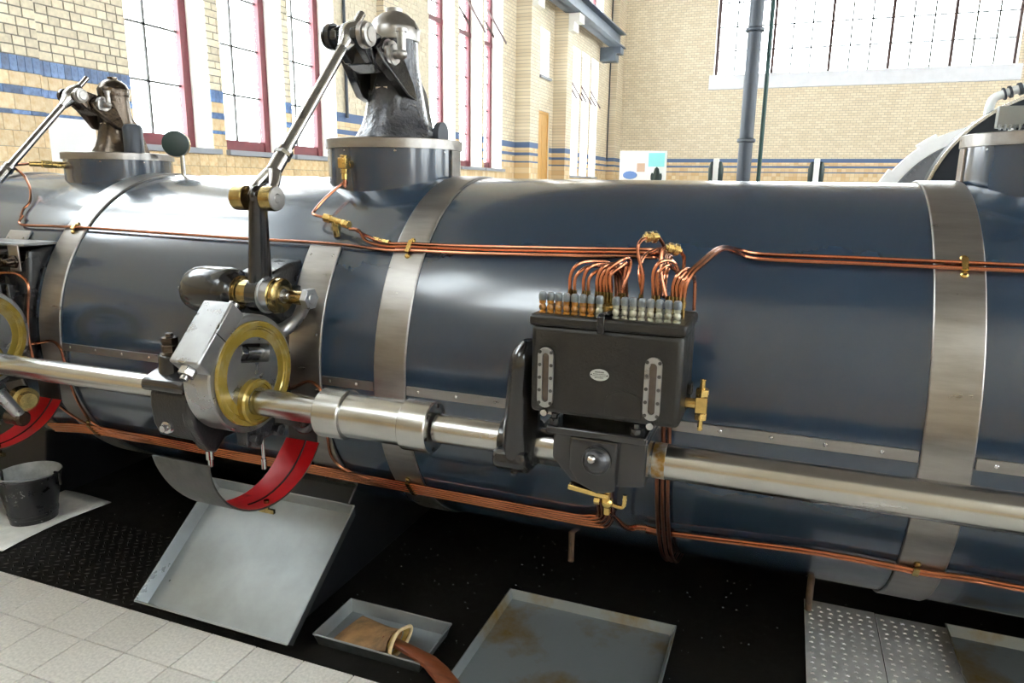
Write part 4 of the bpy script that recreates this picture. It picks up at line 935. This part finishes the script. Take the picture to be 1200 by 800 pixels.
# small loops
pipe([cp(-1.72, -6, rp+.02), cp(-1.63, -4.5, rp+.01), cp(-1.57, -2.2, rp), cp(-1.535, -2.0, rp), cp(-1.505, -4, rp), cp(-1.497, -9, rp), cp(-1.513, -20, rp), cp(-1.527, -28, rp), cp(-1.50, -33, rp), cp(-1.40, -35.4, rp+.003), cp(-1.30, -36, rp+.004)], 'thin copper pipe looping over the lap plate behind the shaft right of the central eccentric')
pipe([cp(-3.25, -3, rp+.05), cp(-2.95, -.8, rp+.02), cp(-2.86, .5, rp), cp(-2.81, -.6, rp), cp(-2.79, -5, rp), cp(-2.80, -17, rp), cp(-2.81, -28, rp), cp(-2.80, -33, rp), cp(-2.70, -35.5, rp+.004), cp(-2.5, -36, rp+.004)], 'thin copper pipe bending down over the left steel band')
pipe([(-3.12, 2.01, 1.205), (-3.0, 2.01, 1.215), (-2.94, 2.01, 1.205), (-2.905, 2.01, 1.165), (-2.915, 2.0, 1.06), (-2.93, 2.0, .95), cp(-2.93, -9, rp+.03), cp(-2.97, -22, rp), cp(-2.90, -31, rp), cp(-2.80, -35, rp+.004), cp(-2.7, -36.3, rp+.004)], 'copper pipe running down in front of the left bracket and band')
# bracket block with nuts at the left edge
t = thing('side_bracket', (-2.97, 2.1, 1.2), 'black cast side bracket with two nuts and a steel edge at left', 'bracket', None)
mb = MB(); mb.yz([(2.0, .80), (2.0, 1.0), (2.045, 1.20), (2.055, 1.31), (2.22, 1.325), (2.2, .8)], -3.27, -2.945); mb.build('block', 'cast_black', t, bevel=.016, seg=3)
MB().box(-3.29, -2.935, 2.035, 2.22, 1.325, 1.337).build('top_plate', 'galvanised', t, bevel=.003)
MB().box(-3.03, -2.97, 2.03, 2.037, 1.22, 1.33).build('tab', 'band_steel', t, bevel=.002)
for x in (-3.09, -3.0):
    mb = MB(); mb.lathe((x, 2.06, 1.26), (0, -1, 0), [(0, .03), (.04, .03), (.041, .017), (.07, .015)], 6); mb.build('nut', 'bronze_cast', t, bevel=.003)
for x in (-3.05, -3.0):
    mb = MB(); mb.box(x-.008, x+.008, 1.985, 2.03, .85, 1.17); mb.build('rib', 'cast_black', t, bevel=.004)

# ================================================================== THINGS ON THE FLOOR
def tray(name, x0, x1, y0, y1, h, label, M4=None, m='galvanised', th=.003, flare=.012, edge='galv_dark_edge', z0=0.0):
    t = thing(name, (0, 0, 0), label, 'tray', 'sheet metal drip trays')
    t.location = ((x0+x1)/2, (y0+y1)/2, z0)
    bx = MB().box(x0+flare, x1-flare, y0+flare, y1-flare, z0, z0+th)
    parts = [(bx, 'bottom', m)]
    for k, (a, b, c, d) in enumerate((((x0, y0), (x1, y0), (x1-flare, y0+flare), (x0+flare, y0+flare)), ((x1, y0), (x1, y1), (x1-flare, y1-flare), (x1-flare, y0+flare)), ((x1, y1), (x0, y1), (x0+flare, y1-flare), (x1-flare, y1-flare)), ((x0, y1), (x0, y0), (x0+flare, y0+flare), (x0+flare, y1-flare)))):
        A, B, C_, D = Vector((*a, z0+h)), Vector((*b, z0+h)), Vector((*c, z0)), Vector((*d, z0))
        n = (B-A).cross(D-A).normalized()*th; ct = Vector(((x0+x1)/2, (y0+y1)/2, z0+h))
        if n.dot(ct-A) < 0: n = -n
        mb = MB(); mb.cur = 0
        P = [A, B, C_, D, A+n, B+n, C_+n, D+n]
        mb.add(P, [(4, 5, 6, 7), (0, 1, 5, 4), (0, 4, 7, 3), (1, 2, 6, 5), (3, 7, 6, 2)]); mb.cur = 1; mb.add(P, [(0, 3, 2, 1)])
        parts.append((mb, 'side_wall', [m, edge]))
    rim = MB(); e = .0035
    for a, b in (((x0, y0), (x1, y0)), ((x1, y0), (x1, y1)), ((x1, y1), (x0, y1)), ((x0, y1), (x0, y0))): rim.cyl((*a, z0+h), (*b, z0+h), e, n=8)
    parts.append((rim, 'rim', m))
    for mb, nm, mm in parts: mb.build(nm, mm, t, smooth=(nm == 'rim'))
    return t
# big tray leaning on the engine foot
t = tray('drip_tray', -2.178, -1.478, 1.775, 2.315, .055, 'big galvanised drip tray tilted up under the red drip pan', m='galvanised')
t.location = (-1.828, 1.785+.27*math.cos(R(37)), .004+.27*math.sin(R(37))); t.rotation_euler = (R(37), 0, 0)
tray('drip_tray', -1.435, -1.010, 1.838, 2.075, .045, 'small galvanised tray on the floor holding the leather pouch', m='galvanised')
tray('drip_tray', -.90, -.252, 1.70, 2.385, .035, 'wide galvanised floor tray stained with brown oil', m='galv_stained')
tray('drip_tray', .675, 1.30, 2.05, 2.77, .04, 'galvanised tray in the bottom right corner beside the perforated plates', m='galv_stained')
# perforated (dimpled) plates
for k, (x0, x1) in enumerate(((.192, .443), (.447, .690))):
    t = MB().box(x0, x1, 1.95, 2.805-.005*k, .004, .008).build('dimpled_plate', 'perforated', None, smooth=False)
    tag(t, ('left', 'right')[k]+' dimpled steel floor plate at the lower right', 'floor plate', 'dimpled plates')
    mb = MB()
    for i in range(7):
        for j in range(27):
            x = x0+.02+i*.0345+.006*(j % 2); y = 1.97+j*.0305
            if x > x1-.012 or y > 2.79: continue
            mb.add([(x-.007, y-.004, .008), (x+.007, y-.004, .008), (x+.007, y+.006, .008), (x-.007, y+.006, .008), (x, y-.003, .0135)], [(0, 1, 4), (1, 2, 4), (2, 3, 4), (3, 0, 4)])
    tag(mb.build('dimple', 'perforated', t), kind='stuff')
    MB().box(x0+.01, x1-.01, 1.96, 2.79, -.002, .004).build('plate_backing', 'oil_and_shade_black', t, smooth=False)
# leather pouch and wooden stick
t = thing('leather_pouch', (-1.23, 1.95, .003), 'worn tan leather pouch with a rolled open mouth lying in the small tray', 'pouch')
rows = []
N1, N2 = 14, 20
for i in range(N1+1):
    u = i/N1; c = Vector((-1.375, 1.955, 0)).lerp(Vector((-1.160, 1.925, 0)), u); hw = .090-.030*u; h = .010+.05*u**1.5+.004*math.sin(7*u)
    row = []
    for j in range(N2+1):
        a = 2*math.pi*j/N2; y = math.cos(a)*hw; z = h*.5+math.sin(a)*h*.5+.004
        row.append((c.x+.12*y*(1-u), c.y+y, max(.004, z)+.006*math.sin(9*u+3*math.cos(a))*u*max(0, math.sin(a))))
    rows.append(row)
mb = MB(); mb.grid(rows); mb.add(rows[0][:-1], [tuple(range(N2))]); mb.build('bag', 'leather_tan', t)
mouth = rows[-1]
mb = MB(); r2 = [[(-1.155+.022*abs(math.sin(k)), p[1]+(p[1]-1.925)*.25*k, p[2]*(1+.22*k)) for p in mouth] for k in (0, .5, 1.0)]
mb.grid(r2); mb.build('mouth_flap', 'leather_oil', t)
mb = MB(); mb.tube([Vector(p)+V3(.004, 0, 0) for p in r2[-1]], .0062, 8, 2); mb.build('rolled_rim', 'leather_rim', t)
stk = MB(); pts = [(-1.19, 1.92, .045), (-1.13, 1.895, .052), (-1.05, 1.872, .052), (-.985, 1.855, .048), (-.93, 1.828, .040), (-.86, 1.785, .028)]
rows = []
for i, p in enumerate(pts):
    p = Vector(p); w_ = (.015, .017, .021, .026, .030, .030)[i]; h = (.009, .010, .011, .012, .012, .010)[i]
    d = (Vector(pts[min(i+1, 5)])-Vector(pts[max(i-1, 0)])).normalized(); n = Vector((-d.y, d.x, 0)).normalized()
    rows.append([p+n*w_*a+V3(0, 0, h*b) for a, b in ((-1, -.6), (-.7, -1), (.7, -1), (1, -.6), (1, .6), (.7, 1), (-.7, 1), (-1, .6), (-1, -.6))])
stk.grid(rows); stk.add(rows[0][:-1], [tuple(range(8))]); stk.add(rows[-1][:-1], [tuple(range(8))])
tag(stk.build('wooden_paddle', 'dark_brown_wood'), 'reddish brown wooden paddle stuck in the leather pouch mouth', 'paddle')
# buckets
def bucket(x, y, s, label, m='cast_black', sp=True):
    t = thing('bucket', (x, y, 0), label, 'bucket', 'metal buckets')
    prof = [(.004, .01), (.004, .085), (0, .098), (.03, .101), (.032, .104), (.05, .106), (.052, .103), (.23, .136), (.235, .141), (.24, .137)]
    MB().lathe((x, y, 0), (0, 0, 1), [(a*s, b*s) for a, b in prof], 40, cap=False).build('body', 'bucket_black' if sp else m, t)
    MB().lathe((x, y, 0), (0, 0, 1), [(.24*s, .136*s), (.20*s, .129*s), (.045*s, .10*s), (.012, .0)], 40, cap=False).build('inside', 'bucket_zinc', t)
    mb = MB(); mb.tube([(x+.137*s*math.cos(a), y+.137*s*math.sin(a)-.012, .235*s+.02*math.sin(math.pi*k/12)) for k, a in enumerate([R(200+(380-200)*q/12) for q in range(13)])], .004, 8, 2); mb.build('handle', 'galvanised', t)
    for a in (R(200), R(20)):
        MB().box(x+.138*s*math.cos(a)-.018, x+.138*s*math.cos(a)+.018, y+.138*s*math.sin(a)-.006, y+.138*s*math.sin(a)+.006, .18*s, .245*s).build('handle_lug', 'cast_black', t, bevel=.004)
    return t
mat('bucket_black', (.016, .016, .018), .3, 0, 0, 26, .2, 50, .05, col2=(.4, .4, .38), lo=.655, hi=.67)
b1 = bucket(-3.265, 2.14, 1.0, 'black paint spattered metal bucket standing on the white pad')
bucket(-3.56, 2.02, .95, 'dark metal bucket cut off by the left edge, beside the spattered one')
# white absorbent pad under the buckets
mb = MB(); rows = []
for j in range(9):
    v = j/8; rows.append([])
    for i in range(17):
        u = i/16; x = -4.1+u*(1.02-.0*v); y = 1.86+v*.55
        z = .0015+max(0, u-.78)*.14*(1-v)*math.sin((u-.78)*12)*.6+.028*max(0, v-.6)*max(0, math.sin((u-.55)*7))
        rows[-1].append((x-.03*math.sin(v*3)*u, y, z))
mb.grid(rows); o = mb.build('absorbent_pad', 'white_pad'); tag(o, 'white quilted absorbent pad on the black floor under the buckets', 'mat')
o.modifiers.new('thick', 'SOLIDIFY').thickness = -.004
# bits of debris
rg = random.Random(11)
mb = MB()
for k in range(420):
    x, y = rg.uniform(-3.0, 1.2), rg.uniform(1.8, 2.9); r = rg.uniform(.0008, .0034)
    mb.add([(x-r, y, -.002), (x, y-r*.7, -.002), (x+r*1.4, y, -.002), (x, y+r, -.002), (x, y, .001)], [(0, 1, 4), (1, 2, 4), (2, 3, 4), (3, 0, 4)])
tag(mb.build('debris', 'grey_cap', plate), kind='stuff')

# ================================================================== BEHIND THE ENGINE
t = thing('flywheel', (2.7, 9, 1.35), 'huge dark flywheel rim with a bright edge at the right edge', 'flywheel')
fc = Vector((2.61, 9, 1.33)); fr_ = 1.32
MB().lathe(fc+V3(0, -.12, 0), (0, 1, 0), [(0, fr_-.30), (0, fr_-.035), (.05, fr_-.02), (.05, fr_-.004), (.28, fr_-.004), (.28, fr_-.30)], 120, cap=False).build('rim', 'wheel_navy', t)
MB().lathe(fc+V3(0, -.14, 0), (0, 1, 0), [(0, fr_-.03), (0, fr_), (.05, fr_), (.05, fr_-.03)], 120, cap=False).build('tyre', 'bright_steel', t)
MB().lathe(fc+V3(0, -.05, 0), (0, 1, 0), [(0, fr_-.30), (0, fr_-.36), (.14, fr_-.36), (.14, fr_-.30)], 120, cap=False).build('inner_ring', 'galvanised', t)
MB().lathe(fc+V3(0, -.2, 0), (0, 1, 0), [(0, .22), (.4, .22)], 40).build('hub', 'wheel_navy', t)
for k in range(8):
    a = R(45*k+12); d = Vector((math.cos(a), 0, math.sin(a))); MB().cyl(fc+d*.2, fc+d*(fr_-.33), .07, .05, 14).build('spoke', 'wheel_navy', t)
MB().box(2.35, 2.87, 8.62, 9.38, -.01, 1.15).build('bearing_pedestal', 'casing_grey', t, bevel=.03)
t = thing('pump_casing', (2.77, 13, .9), 'large riveted grey pump casing with white rim behind the flywheel', 'pump')
pc = Vector((2.77, 13, .93)); pr_ = 1.66
MB().lathe(pc+V3(0, -.5, 0), (0, 1, 0), [(0, .2), (0, pr_-.19), (.03, pr_-.17), (1.0, pr_-.17)], 96).build('shell', 'casing_grey', t)
MB().lathe(pc+V3(0, -.45, 0), (0, 1, 0), [(0, pr_-.18), (0, pr_), (.16, pr_), (.16, pr_-.18)], 96, cap=False).build('flange', 'casing_white', t)
mb = MB()
for k in range(110):
    a = 2*math.pi*k/110; mb.ball((pc.x+math.cos(a)*(pr_-.215), 12.495, pc.z+math.sin(a)*(pr_-.215)), .016, 6)
tag(mb.build('rivet', 'casing_grey', t), kind='stuff')
for k in range(14):
    a = R(90+25.7*k+8); d = Vector((math.cos(a), 0, math.sin(a))); n = Vector((-d.z, 0, d.x)); c = pc+d*(pr_-.55)+V3(0, -.51, 0)
    MB().obox(c, d*.36, n*.035, (0, .012, 0)).build('butt_strap', 'casing_grey', t, smooth=False)
    MB().obox(pc+d*(pr_+.02)+V3(0, -.37, 0), d*.03, n*.14, (0, .1, 0)).build('flange_lug', 'casing_white', t, smooth=False)
MB().box(2.0, 3.5, 12.6, 13.5, -.01, .2).build('plinth', 'casing_grey', t)
t = thing('white_pipe', (3.2, 8.6, 2.3), 'white pipe with grey ring joints above the flywheel', 'pipe')
P_ = [(1.88, 9.2, 2.40), (1.886, 9.2, 2.50), (1.91, 9.2, 2.565), (1.97, 9.2, 2.60), (2.164, 9.2, 2.665), (2.50, 9.2, 2.74), (3.2, 9.2, 2.80), (4.2, 9.2, 2.70)]
MB().tube(P_, .045, 14).build('tube', 'white_paint', t)
for a, b in (((1.99, 9.2, 2.607), (2.005, 9.2, 2.612)), ((2.04, 9.2, 2.624), (2.06, 9.2, 2.631)), ((2.12, 9.2, 2.650), (2.15, 9.2, 2.660))):
    MB().cyl(a, b, .065, n=18).build('joint_ring', 'column_grey', t)
MB().cyl((1.88, 9.2, 2.42), (1.88, 9.45, 2.2), .02, n=8).build('bracket', 'column_grey', t)

# steel link and knob under the left eccentric
t = thing('lower_link', (-2.73, 1.76, .7), 'steel link with pin end under the left eccentric above the red pan', 'link')
MB().cyl((-2.76, 1.74, .80), (-2.725, 1.785, .70), .026, .02, 16).build('bar', 'machined_steel', t)
MB().lathe((-2.79, 1.79, .685), (1, 0, 0), [(0, .03), (.075, .03), (.08, .024), (.083, .024)], 20).build('pin_end', 'bronze_cast', t, bevel=.002)
MB().lathe((-2.95, 1.95, .70), (1, -.3, 0), [(0, .05), (.05, .05), (.052, .034), (.08, .032)], 20).build('knob', 'old_brass', t)
